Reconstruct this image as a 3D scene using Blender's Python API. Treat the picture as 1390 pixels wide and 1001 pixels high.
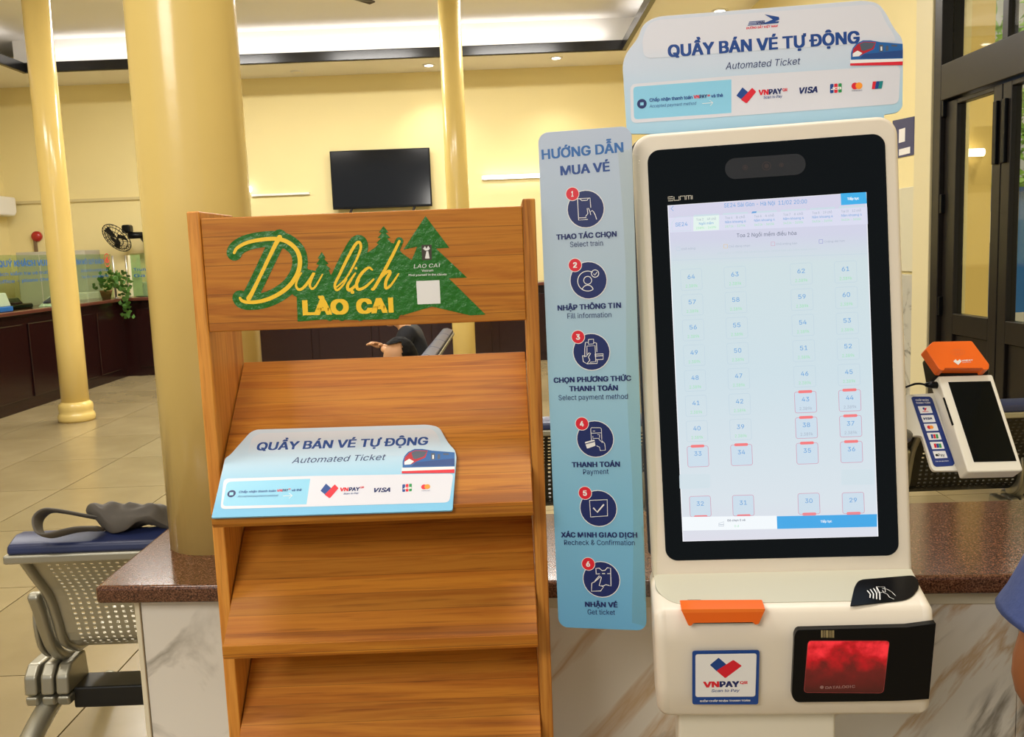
import bpy, bmesh, math, random, os
from mathutils import Vector, Matrix, Euler, noise
PI = math.pi
random.seed(7)
SC = bpy.context.scene
COL = SC.collection
for o in list(bpy.data.objects): bpy.data.objects.remove(o)

# ------------------------------------------------------------ camera
F_PX, PITCH, ROLL, CAM = 1250.0, math.radians(7.3), math.radians(2.2), Vector((0, 0, 1.47))
cF = Vector((0, math.cos(PITCH), -math.sin(PITCH)))
_R0 = Vector((1, 0, 0)); _U0 = Vector((0, math.sin(PITCH), math.cos(PITCH)))
cR = _R0*math.cos(ROLL) - _U0*math.sin(ROLL)
cU = _R0*math.sin(ROLL) + _U0*math.cos(ROLL)
cam_data = bpy.data.cameras.new('camera'); cam = bpy.data.objects.new('camera', cam_data); COL.objects.link(cam)
cam_data.sensor_width = 36.0; cam_data.lens = F_PX/1390*36.0; cam_data.clip_start = .02
cam.matrix_world = Matrix(((cR.x, cU.x, -cF.x, CAM.x), (cR.y, cU.y, -cF.y, CAM.y), (cR.z, cU.z, -cF.z, CAM.z), (0, 0, 0, 1)))
SC.camera = cam

# ------------------------------------------------------------ view, world, lights
SC.view_settings.view_transform = 'Standard'; SC.view_settings.look = 'None'
SC.view_settings.gamma = 1; SC.view_settings.use_curve_mapping = False
SC.view_settings.exposure = 0.0
W = bpy.data.worlds.new('world'); SC.world = W; W.use_nodes = True
W.node_tree.nodes['Background'].inputs[0].default_value = (0.93, 0.97, 1.0, 1)
W.node_tree.nodes['Background'].inputs[1].default_value = 0.45

def area(name, loc, rot, sx, sy, power, col=(1, .95, .86), spread=PI):
    l = bpy.data.lights.new(name, 'AREA'); l.shape = 'RECTANGLE'; l.size = sx; l.size_y = sy; l.energy = power; l.color = col
    l.spread = spread
    o = bpy.data.objects.new(name, l); COL.objects.link(o); o.location = loc; o.rotation_euler = rot
    return o
# unseen area lights added under the ceiling to brighten the hall
for i, (x, y) in enumerate([(-4.6, 1.5), (-1.9, 1.2), (.6, 1.2), (-4.4, 5.7), (-2.0, 5.7), (-.1, 5.7), (-4.0, 10.4), (-1.9, 10.4), (.2, 10.4)]):
    area('overhead_fill_light', (x, y, 4.40), (0, 0, 0), 1.2, .5, 46 if y < 5 else 118 if y > 7 else 88, (1, .965, .91))
area('front_fill_light', (-1.6, -1.6, 3.0), (math.radians(52), 0, math.radians(-22)), 1.6, 1.0, 74, (1, .95, .88))  # unseen fill light added behind the viewer to brighten the front faces
# cove strips above the dark beam, shining up at the ceiling
area('cove_light_far', (-2.3, 12.45, 4.20), (math.radians(180-30), 0, 0), 7.4, .08, 12, (1, .95, .93))
area('cove_light_left', (-6.32, 6.2, 4.20), (0, math.radians(150), 0), .08, 12, 16, (1, .95, .93))
area('cove_light_right', (1.72, 6.2, 4.20), (0, math.radians(210), 0), .08, 12, 20, (1, .95, .93))

sl = bpy.data.lights.new('sun', 'SUN'); sl.energy = 3.2; sl.angle = math.radians(15); sl.color = (1, .96, .88)
so = bpy.data.objects.new('sun', sl); COL.objects.link(so); so.rotation_euler = Vector((.22, -.36, 1)).to_track_quat('Z', 'Y').to_euler()
# ------------------------------------------------------------ helpers: pixels to points
def ray(x, y): return cF + cR*((x-695)/F_PX) - cU*((y-500.5)/F_PX)
def atY(x, y, Y):
    d = ray(x, y); return CAM + d*(Y/d.y)
def atZ(x, y, Z):
    d = ray(x, y); return CAM + d*((Z-CAM.z)/d.z)
def atX(x, y, X):
    d = ray(x, y); return CAM + d*(X/d.x)
def frame(o, yaw=0, lean=0, roll=0):     # x right, y away, z up
    yaw, lean, roll = map(math.radians, (yaw, lean, roll))
    Rz = Matrix.Rotation(-yaw, 3, 'Z'); Rx = Matrix.Rotation(-lean, 3, 'X'); Ry = Matrix.Rotation(roll, 3, 'Y')
    return Matrix.Translation(Vector(o)) @ (Rz @ Rx @ Ry).to_4x4()
def inv(M, px, py, w=0):
    R = M.to_3x3(); n = R.col[1]; o = M.translation - n*w
    d = ray(px, py); t = (o-CAM).dot(n)/d.dot(n); P = CAM + d*t
    q = R.transposed() @ (P - M.translation)
    return (q.x, q.z)

# ------------------------------------------------------------ materials
def lin(c):
    return tuple((v/255/12.92 if v/255 <= .04045 else ((v/255+.055)/1.055)**2.4) for v in c[:3]) + (1,)
MATS = {}
def nodes_of(name):
    m = bpy.data.materials.new(name); m.use_nodes = True
    nt = m.node_tree; b = nt.nodes['Principled BSDF']
    return m, nt, b
def mat(name, rgb, rough=.5, metal=0, spec=.5, emit=0, var=0, vscale=8, bump=0, bscale=40, coat=0):
    if name in MATS: return MATS[name]
    m, nt, b = nodes_of(name)
    c = lin(rgb)
    b.inputs['Base Color'].default_value = c; b.inputs['Roughness'].default_value = rough
    b.inputs['Metallic'].default_value = metal; b.inputs['Specular IOR Level'].default_value = spec
    b.inputs['Coat Weight'].default_value = coat; b.inputs['Coat Roughness'].default_value = .05
    if emit:
        b.inputs['Emission Color'].default_value = c; b.inputs['Emission Strength'].default_value = emit
        b.inputs['Base Color'].default_value = (0.02, .02, .02, 1)
    tc = nt.nodes.new('ShaderNodeTexCoord')
    if var:
        n = nt.nodes.new('ShaderNodeTexNoise'); n.inputs['Scale'].default_value = vscale; n.inputs['Detail'].default_value = 5
        nt.links.new(tc.outputs['Object'], n.inputs['Vector'])
        mx = nt.nodes.new('ShaderNodeMix'); mx.data_type = 'RGBA'
        mx.inputs[6].default_value = tuple(v*(1-var) for v in c[:3])+(1,)
        mx.inputs[7].default_value = tuple(min(1, v*(1+var)) for v in c[:3])+(1,)
        nt.links.new(n.outputs['Fac'], mx.inputs[0]); nt.links.new(mx.outputs[2], b.inputs['Base Color'])
    if bump:
        n2 = nt.nodes.new('ShaderNodeTexNoise'); n2.inputs['Scale'].default_value = bscale; n2.inputs['Detail'].default_value = 4
        nt.links.new(tc.outputs['Object'], n2.inputs['Vector'])
        bp = nt.nodes.new('ShaderNodeBump'); bp.inputs['Strength'].default_value = bump; bp.inputs['Distance'].default_value = .01
        nt.links.new(n2.outputs['Fac'], bp.inputs['Height']); nt.links.new(bp.outputs[0], b.inputs['Normal'])
    MATS[name] = m
    return m
def ramp(nt, stops):
    r = nt.nodes.new('ShaderNodeValToRGB'); e = r.color_ramp.elements
    e[0].position, e[0].color = stops[0][0], lin(stops[0][1]); e[1].position, e[1].color = stops[-1][0], lin(stops[-1][1])
    for p, c in stops[1:-1]:
        k = e.new(p); k.color = lin(c)
    return r
def gradient(name, z0, z1, stops, rough=.5, coat=.0, axis='Z'):
    m, nt, b = nodes_of(name)
    tc = nt.nodes.new('ShaderNodeTexCoord'); sp = nt.nodes.new('ShaderNodeSeparateXYZ'); mr = nt.nodes.new('ShaderNodeMapRange')
    mr.inputs[1].default_value = z0; mr.inputs[2].default_value = z1
    nt.links.new(tc.outputs['Object'], sp.inputs[0]); nt.links.new(sp.outputs[axis], mr.inputs[0])
    r = ramp(nt, stops); nt.links.new(mr.outputs[0], r.inputs[0]); nt.links.new(r.outputs[0], b.inputs['Base Color'])
    b.inputs['Roughness'].default_value = rough; b.inputs['Coat Weight'].default_value = coat
    return m
def wood(name, scale, dark=(140, 80, 20), mid=(172, 100, 22), light=(196, 126, 36), stave=.045):
    m, nt, b = nodes_of(name)
    tc = nt.nodes.new('ShaderNodeTexCoord'); mp = nt.nodes.new('ShaderNodeMapping'); mp.inputs['Scale'].default_value = scale
    nt.links.new(tc.outputs['Object'], mp.inputs[0])
    n1 = nt.nodes.new('ShaderNodeTexNoise'); n1.inputs['Scale'].default_value = 1.0; n1.inputs['Detail'].default_value = 6
    n1.inputs['Roughness'].default_value = .62; n1.inputs['Distortion'].default_value = .6
    nt.links.new(mp.outputs[0], n1.inputs['Vector'])
    r = ramp(nt, [(.30, dark), (.40, mid), (.52, light), (.62, mid), (.72, light)])
    nt.links.new(n1.outputs['Fac'], r.inputs[0])
    mp2 = nt.nodes.new('ShaderNodeMapping'); mp2.inputs['Scale'].default_value = tuple(s*6 for s in scale)
    nt.links.new(tc.outputs['Object'], mp2.inputs[0])
    n2 = nt.nodes.new('ShaderNodeTexNoise'); n2.inputs['Scale'].default_value = 1.0; n2.inputs['Detail'].default_value = 3
    nt.links.new(mp2.outputs[0], n2.inputs['Vector'])
    r2 = ramp(nt, [(.28, (170, 150, 130)), (.45, (255, 255, 255))]); nt.links.new(n2.outputs['Fac'], r2.inputs[0])
    mx = nt.nodes.new('ShaderNodeMix'); mx.data_type = 'RGBA'; mx.blend_type = 'MULTIPLY'; mx.inputs[0].default_value = .5
    nt.links.new(r.outputs[0], mx.inputs[6]); nt.links.new(r2.outputs[0], mx.inputs[7])
    # thin dark glue seams between the edge-glued staves, each stave of its own tone
    def mt(op, a, b_=None):
        q = nt.nodes.new('ShaderNodeMath'); q.operation = op
        for k, v in enumerate((a, b_)):
            if v is None: continue
            if isinstance(v, (int, float)): q.inputs[k].default_value = v
            else: nt.links.new(v, q.inputs[k])
        return q.outputs[0]
    sp = nt.nodes.new('ShaderNodeSeparateXYZ'); nt.links.new(tc.outputs['Object'], sp.inputs[0])
    if scale[2] > 5: g = mt('DIVIDE', mt('ADD', sp.outputs['Y'], sp.outputs['Z']), stave)
    else: g = mt('DIVIDE', mt('ADD', sp.outputs['Y'], sp.outputs['X']), stave)
    fr = mt('FRACT', g); wn = nt.nodes.new('ShaderNodeTexWhiteNoise'); wn.noise_dimensions = '1D'; nt.links.new(mt('FLOOR', g), wn.inputs['W'])
    seam = mt('LESS_THAN', fr, .028 if scale[2] > 5 else 0.0)
    tone = mt('MULTIPLY', mt('ADD', mt('MULTIPLY', wn.outputs['Value'], .26), .80), mt('SUBTRACT', 1.0, mt('MULTIPLY', seam, .42)))
    vm = nt.nodes.new('ShaderNodeVectorMath'); vm.operation = 'SCALE'; nt.links.new(mx.outputs[2], vm.inputs[0]); nt.links.new(tone, vm.inputs['Scale'])
    nt.links.new(vm.outputs[0], b.inputs['Base Color'])
    b.inputs['Roughness'].default_value = .48; b.inputs['Specular IOR Level'].default_value = .3; b.inputs['Coat Weight'].default_value = .08; b.inputs['Coat Roughness'].default_value = .25
    return m
def marble(name, base=(226, 220, 206), vein=(98, 88, 70), gold=(190, 150, 96), scale=1.0, rough=.2, seed=0):
    m, nt, b = nodes_of(name)
    tc = nt.nodes.new('ShaderNodeTexCoord'); mp = nt.nodes.new('ShaderNodeMapping')
    mp.inputs['Location'].default_value = (seed, seed*.7, seed*.3)
    mr0 = nt.nodes.new('ShaderNodeMapping'); mr0.inputs['Rotation'].default_value = (0, math.radians(-37), 0)
    mp.inputs['Scale'].default_value = (6.0*scale, 3*scale, 1.5*scale)
    nt.links.new(tc.outputs['Object'], mr0.inputs[0]); nt.links.new(mr0.outputs[0], mp.inputs[0])
    def veins(sc, width, dist):
        n = nt.nodes.new('ShaderNodeTexNoise'); n.inputs['Scale'].default_value = sc; n.inputs['Detail'].default_value = 7
        n.inputs['Distortion'].default_value = dist; n.inputs['Roughness'].default_value = .55
        nt.links.new(mp.outputs[0], n.inputs['Vector'])
        s = nt.nodes.new('ShaderNodeMath'); s.operation = 'SUBTRACT'; s.inputs[1].default_value = .5; nt.links.new(n.outputs['Fac'], s.inputs[0])
        a = nt.nodes.new('ShaderNodeMath'); a.operation = 'ABSOLUTE'; nt.links.new(s.outputs[0], a.inputs[0])
        mr = nt.nodes.new('ShaderNodeMapRange'); mr.inputs[1].default_value = 0; mr.inputs[2].default_value = width
        mr.inputs[3].default_value = 1; mr.inputs[4].default_value = 0; nt.links.new(a.outputs[0], mr.inputs[0]); return mr.outputs[0]
    v1 = veins(.50, .030, 1.0); v2 = veins(.34, .030, 1.5)
    mask = nt.nodes.new('ShaderNodeTexNoise'); mask.inputs['Scale'].default_value = 1.1; nt.links.new(mp.outputs[0], mask.inputs['Vector'])
    mk = nt.nodes.new('ShaderNodeMapRange'); mk.inputs[1].default_value = .42; mk.inputs[2].default_value = .62; nt.links.new(mask.outputs['Fac'], mk.inputs[0])
    def mul(a, bb):
        q = nt.nodes.new('ShaderNodeMath'); q.operation = 'MULTIPLY'; nt.links.new(a, q.inputs[0])
        if isinstance(bb, float): q.inputs[1].default_value = bb
        else: nt.links.new(bb, q.inputs[1])
        return q.outputs[0]
    cur = None
    m1 = nt.nodes.new('ShaderNodeMix'); m1.data_type = 'RGBA'; m1.inputs[6].default_value = lin(base); m1.inputs[7].default_value = lin(gold)
    nt.links.new(mul(v2, .7), m1.inputs[0])
    m2 = nt.nodes.new('ShaderNodeMix'); m2.data_type = 'RGBA'; m2.inputs[7].default_value = lin(vein)
    nt.links.new(m1.outputs[2], m2.inputs[6]); nt.links.new(mul(v1, mk.outputs[0]), m2.inputs[0])
    nt.links.new(m2.outputs[2], b.inputs['Base Color']); b.inputs['Roughness'].default_value = rough
    return m
def granite(name):
    m, nt, b = nodes_of(name)
    tc = nt.nodes.new('ShaderNodeTexCoord'); v = nt.nodes.new('ShaderNodeTexNoise'); v.inputs['Scale'].default_value = 330; v.inputs['Detail'].default_value = 3
    nt.links.new(tc.outputs['Object'], v.inputs['Vector'])
    r = ramp(nt, [(.33, (38, 24, 18)), (.46, (82, 52, 36)), (.56, (104, 68, 48)), (.70, (130, 94, 70))])
    nt.links.new(v.outputs['Fac'], r.inputs[0]); nt.links.new(r.outputs[0], b.inputs['Base Color'])
    b.inputs['Roughness'].default_value = .12
    return m
def glass(name, tint=(220, 235, 225), gloss=.12, rough=.03):
    m = bpy.data.materials.new(name); m.use_nodes = True; nt = m.node_tree; nt.nodes.clear()
    out = nt.nodes.new('ShaderNodeOutputMaterial'); t = nt.nodes.new('ShaderNodeBsdfTransparent'); t.inputs[0].default_value = lin(tint)
    g = nt.nodes.new('ShaderNodeBsdfGlossy'); g.inputs['Roughness'].default_value = rough
    x = nt.nodes.new('ShaderNodeMixShader'); x.inputs[0].default_value = gloss
    nt.links.new(t.outputs[0], x.inputs[1]); nt.links.new(g.outputs[0], x.inputs[2]); nt.links.new(x.outputs[0], out.inputs[0])
    return m

M_wall = mat('yellow_plaster', (232, 216, 158), .65, var=.04, vscale=1.2)
M_colm = mat('yellow_column_paint', (224, 196, 118), .2, var=.05, vscale=5, bump=.05, bscale=28)
M_ceil = mat('white_ceiling', (236, 234, 230), .8)
M_soff = mat('soffit_paint', (238, 234, 226), .8)
M_beam = mat('black_beam_gloss', (22, 22, 24), .22)
M_kwhite = mat('kiosk_white', (226, 215, 197), .35)
M_kgrey = mat('kiosk_grey_panel', (196, 192, 172), .4)
M_blackgl = mat('black_glass', (2, 7, 11), .05, spec=.2)
M_black = mat('black_plastic', (8, 9, 12), .3, spec=.2)
M_dark = mat('dark_rubber', (24, 24, 26), .6)
M_orange = mat('orange_plastic', (238, 104, 22), .35)
M_chrome = mat('brushed_steel', (176, 172, 160), .32, .85)
M_cast = mat('cast_aluminium', (168, 164, 148), .38, .75)
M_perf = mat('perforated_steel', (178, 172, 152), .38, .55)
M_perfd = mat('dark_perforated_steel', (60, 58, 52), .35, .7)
M_navypad = mat('navy_vinyl', (34, 43, 80), .35)
M_navy = mat('navy_print', (8, 30, 94), .4)
M_blue = mat('blue_print', (24, 92, 160), .4)
M_midblue = mat('mid_blue_print', (8, 62, 136), .4)
M_sky = mat('sky_blue_print', (136, 200, 228), .35)
M_red = mat('red_print', (214, 22, 44), .4)
M_white = mat('white_print', (232, 230, 228), .4)
M_pale = mat('pale_print', (214, 214, 222), .35)
M_green = mat('green_vinyl', (26, 106, 12), .38, var=.1, vscale=60, bump=.3, bscale=90)
M_green2 = mat('card_green_print', (30, 140, 70), .4)
M_gold = gradient('golden_lettering', -.08, .08, [(0, (250, 190, 30)), (.5, (244, 180, 30)), (1, (250, 200, 40))], .35)
M_orangep = mat('orange_print', (246, 150, 40), .4)
M_wx = wood('wood_grain_across', (1.3, 30, 30))
M_wz = wood('wood_grain_upright', (40, 40, 1.6), dark=(158, 92, 30), mid=(198, 126, 46), light=(216, 148, 62))
M_mar = marble('veined_marble', seed=3.1)
M_gran = granite('brown_granite')
M_tile = None
def tile_mat():
    m, nt, b = nodes_of('polished_beige_tile')
    oi = nt.nodes.new('ShaderNodeObjectInfo'); tc = nt.nodes.new('ShaderNodeTexCoord')
    n = nt.nodes.new('ShaderNodeTexNoise'); n.inputs['Scale'].default_value = 2.2; n.inputs['Detail'].default_value = 6
    nt.links.new(tc.outputs['Object'], n.inputs['Vector'])
    ad = nt.nodes.new('ShaderNodeMath'); ad.operation = 'MULTIPLY_ADD'; ad.inputs[1].default_value = .25
    nt.links.new(oi.outputs['Random'], ad.inputs[0]); nt.links.new(n.outputs['Fac'], ad.inputs[2])
    r = ramp(nt, [(.3, (134, 118, 84)), (.9, (156, 140, 104))]); nt.links.new(ad.outputs[0], r.inputs[0])
    nt.links.new(r.outputs[0], b.inputs['Base Color']); b.inputs['Roughness'].default_value = .24
    return m
M_tile = tile_mat()
M_grout = mat('grout', (120, 104, 74), .8)
M_maroon = mat('dark_maroon_lacquer', (34, 11, 10), .22)
M_mtop = mat('maroon_counter_top', (92, 52, 40), .15)
M_doorw = mat('dark_painted_door', (26, 22, 19), .35, spec=.3)
M_glass = glass('partition_glass', (226, 238, 222), .08)
M_dglass = glass('door_glass', (246, 242, 222), .07)
M_tape = glass('clear_tape', (252, 252, 246), .07, .2)

# ------------------------------------------------------------ mesh builder
ORIGIN = {}
class MB:
    def __init__(s, M=None): s.v = []; s.f = []; s.M = M or Matrix.Identity(4)
    def add(s, vs, fs):
        k = len(s.v); s.v += [s.M @ Vector(v) for v in vs]; s.f += [tuple(i+k for i in f) for f in fs]; return s
    def box(s, x0, x1, y0, y1, z0, z1):
        vs = [(x, y, z) for x in (x0, x1) for y in (y0, y1) for z in (z0, z1)]
        return s.add(vs, [(0, 1, 3, 2), (4, 6, 7, 5), (0, 4, 5, 1), (2, 3, 7, 6), (0, 2, 6, 4), (1, 5, 7, 3)])
    def prism(s, pts, y0, y1):            # polygon in XZ, extruded along y
        n = len(pts); a = sum(pts[i][0]*pts[(i+1) % n][1]-pts[(i+1) % n][0]*pts[i][1] for i in range(n))
        if a < 0: pts = pts[::-1]
        vs = [(x, y0, z) for x, z in pts]+[(x, y1, z) for x, z in pts]
        return s.add(vs, [tuple(range(n)), tuple(range(2*n-1, n-1, -1))]+[(i, i+n, (i+1) % n+n, (i+1) % n) for i in range(n)])
    def prismz(s, pts, z0, z1):           # polygon in XY, extruded along z
        n = len(pts); a = sum(pts[i][0]*pts[(i+1) % n][1]-pts[(i+1) % n][0]*pts[i][1] for i in range(n))
        if a < 0: pts = pts[::-1]
        vs = [(x, y, z0) for x, y in pts]+[(x, y, z1) for x, y in pts]
        return s.add(vs, [tuple(range(n-1, -1, -1)), tuple(range(n, 2*n))]+[(i, (i+1) % n, (i+1) % n+n, i+n) for i in range(n)])
    def prismx(s, pts, x0, x1):           # polygon in YZ, extruded along x
        n = len(pts); a = sum(pts[i][0]*pts[(i+1) % n][1]-pts[(i+1) % n][0]*pts[i][1] for i in range(n))
        if a < 0: pts = pts[::-1]
        vs = [(x0, y, z) for y, z in pts]+[(x1, y, z) for y, z in pts]
        return s.add(vs, [tuple(range(n-1, -1, -1)), tuple(range(n, 2*n))]+[(i, (i+1) % n, (i+1) % n+n, i+n) for i in range(n)])
    def tube(s, path, r, n=8):
        P = [Vector(p) for p in path]; rs = r if isinstance(r, (list, tuple)) else [r]*len(P)
        vs = []; up = Vector((0, 0, 1))
        for i, p in enumerate(P):
            t = (P[min(i+1, len(P)-1)]-P[max(i-1, 0)]).normalized()
            a = t.cross(up)
            if a.length < .15: a = t.cross(Vector((1, 0, 0)))
            a.normalize(); b = a.cross(t)
            vs += [p+(a*math.cos(2*PI*k/n)+b*math.sin(2*PI*k/n))*rs[i] for k in range(n)]
        fs = [(i*n+k, i*n+(k+1) % n, (i+1)*n+(k+1) % n, (i+1)*n+k) for i in range(len(P)-1) for k in range(n)]
        fs += [tuple(range(n-1, -1, -1)), tuple(range((len(P)-1)*n, len(P)*n))]
        return s.add(vs, fs)
    def lathe(s, prof, c=(0, 0, 0), n=32):
        c = Vector(c); vs = [(c.x+r*math.cos(2*PI*k/n), c.y+r*math.sin(2*PI*k/n), c.z+z) for r, z in prof for k in range(n)]
        fs = [(i*n+k, i*n+(k+1) % n, (i+1)*n+(k+1) % n, (i+1)*n+k) for i in range(len(prof)-1) for k in range(n)]
        fs += [tuple(range(n-1, -1, -1)), tuple(range((len(prof)-1)*n, len(prof)*n))]
        return s.add(vs, fs)
    def disc(s, cx, cz, r, y0, y1, n=28, rz=None):
        rz = rz or r
        return s.prism([(cx+r*math.cos(2*PI*k/n), cz+rz*math.sin(2*PI*k/n)) for k in range(n)], y0, y1)
    def ring(s, cx, cz, r, w, y, n=28):
        vs = [(cx+q*math.cos(2*PI*k/n), y, cz+q*math.sin(2*PI*k/n)) for k in range(n) for q in (r-w/2, r+w/2)]
        return s.add(vs, [(2*k, 2*k+1, (2*k+3) % (2*n), (2*k+2) % (2*n)) for k in range(n)])
    def ribbon(s, pts, w, y, closed=False):   # flat stroke in XZ with round caps/joints
        P = [Vector(p) for p in pts]
        if closed: P.append(P[0])
        ws = w if isinstance(w, (list, tuple)) else [w]*len(P)
        L, Rr = [], []
        for i, p in enumerate(P):
            t = (P[min(i+1, len(P)-1)]-P[max(i-1, 0)])
            if closed and i in (0, len(P)-1): t = P[1]-P[-2]
            t = t.normalized() if t.length > 1e-9 else Vector((1, 0)); nrm = Vector((-t.y, t.x))*ws[i]/2
            L.append(p+nrm); Rr.append(p-nrm)
        n = len(P); vs = [(q.x, y-i*1.5e-6, q.y) for i, q in enumerate(L)]+[(q.x, y-i*1.5e-6, q.y) for i, q in enumerate(Rr)]
        return s.add(vs, [(i, i+1, n+i+1, n+i) for i in range(n-1)])
    def sphere(s, c, r, sx=1, sy=1, sz=1, n=16, m=10):
        c = Vector(c); vs = [(c.x, c.y, c.z+r*sz)]
        for i in range(1, m):
            a = PI*i/m
            vs += [(c.x+r*sx*math.sin(a)*math.cos(2*PI*k/n), c.y+r*sy*math.sin(a)*math.sin(2*PI*k/n), c.z+r*sz*math.cos(a)) for k in range(n)]
        vs.append((c.x, c.y, c.z-r*sz)); e = len(vs)-1
        fs = [(0, 1+k, 1+(k+1) % n) for k in range(n)]
        for i in range(m-2):
            fs += [(1+i*n+k, 1+(i+1)*n+k, 1+(i+1)*n+(k+1) % n, 1+i*n+(k+1) % n) for k in range(n)]
        fs += [(1+(m-2)*n+k, e, 1+(m-2)*n+(k+1) % n) for k in range(n)]
        return s.add(vs, fs)
    def build(s, name, m, parent=None, bevel=0, smooth=False, seg=3, angle=35, solid=0, sub=0, origin=None):
        me = bpy.data.meshes.new(name)
        o = bpy.data.objects.new(name, me); COL.objects.link(o)
        if parent is not None:
            org = ORIGIN[parent]; o.parent = parent
        else:
            if origin is None:
                xs = [v.x for v in s.v]; ys = [v.y for v in s.v]; zs = [v.z for v in s.v]
                origin = Vector(((min(xs)+max(xs))/2, (min(ys)+max(ys))/2, min(zs)))
            org = Vector(origin); o.location = org
        ORIGIN[o] = org
        me.from_pydata([v-org for v in s.v], [], s.f); me.materials.append(m); me.update()
        if smooth:
            for p in me.polygons: p.use_smooth = True
        if solid:
            q = o.modifiers.new('solid', 'SOLIDIFY'); q.thickness = solid; q.offset = 0
        if bevel:
            q = o.modifiers.new('bevel', 'BEVEL'); q.width = bevel; q.segments = seg; q.limit_method = 'ANGLE'; q.angle_limit = math.radians(angle)
            for p in me.polygons: p.use_smooth = True
            q.harden_normals = True
        if sub:
            q = o.modifiers.new('sub', 'SUBSURF'); q.levels = sub; q.render_levels = sub
        return o

def rrect(x0, x1, z0, z1, r, n=6):
    rs = r if isinstance(r, (list, tuple)) else [r]*4      # tr, tl, bl, br
    out = []
    for (cx, cz, a0, q) in ((x1, z1, 0, rs[0]), (x0, z1, 90, rs[1]), (x0, z0, 180, rs[2]), (x1, z0, 270, rs[3])):
        ox = cx-q if cx == x1 else cx+q; oz = cz-q if cz == z1 else cz+q
        for k in range(n+1):
            a = math.radians(a0+90*k/n); out.append((ox+q*math.cos(a), oz+q*math.sin(a)))
    return out
def round_poly(pts, r, n=5):
    out = []; N = len(pts); rs = r if isinstance(r, (list, tuple)) else [r]*N
    for i in range(N):
        p = Vector(pts[i]); a = Vector(pts[i-1])-p; b = Vector(pts[(i+1) % N])-p
        q = min(rs[i], a.length*.45, b.length*.45)
        A = p+a.normalized()*q; B = p+b.normalized()*q
        for k in range(n+1):
            t = k/n; out.append(tuple(A*(1-t)**2+p*2*t*(1-t)+B*t*t))
    return out
def smooth_path(pts, n=8):
    P = [Vector(p) for p in pts]; out = []
    for i in range(len(P)-1):
        a, b, c, d = P[max(i-1, 0)], P[i], P[i+1], P[min(i+2, len(P)-1)]
        for k in range(n):
            t = k/n; out.append(.5*((2*b)+(c-a)*t+(2*a-5*b+4*c-d)*t*t+(3*b-a-3*c+d)*t**3))
    out.append(P[-1]); return out
def tagit(o, label=None, cat=None, group=None, kind=None):
    if label: o['label'] = label
    if cat: o['category'] = cat
    if group: o['group'] = group
    if kind: o['kind'] = kind
    return o
def thing(name, label, cat, loc, group=None):
    o = bpy.data.objects.new(name, None); COL.objects.link(o); o.location = loc; o.empty_display_size = .1
    ORIGIN[o] = Vector(loc); return tagit(o, label, cat, group)
def struct(mb, name, m, **k):
    return tagit(mb.build(name, m, **k), kind='structure')
def copy_tree(o, parent=None):
    c = o.copy(); COL.objects.link(c); ORIGIN[c] = ORIGIN[o]
    if parent is not None: c.parent = parent
    for ch in [x for x in bpy.data.objects if x.parent == o]: copy_tree(ch, c)
    return c

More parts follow.
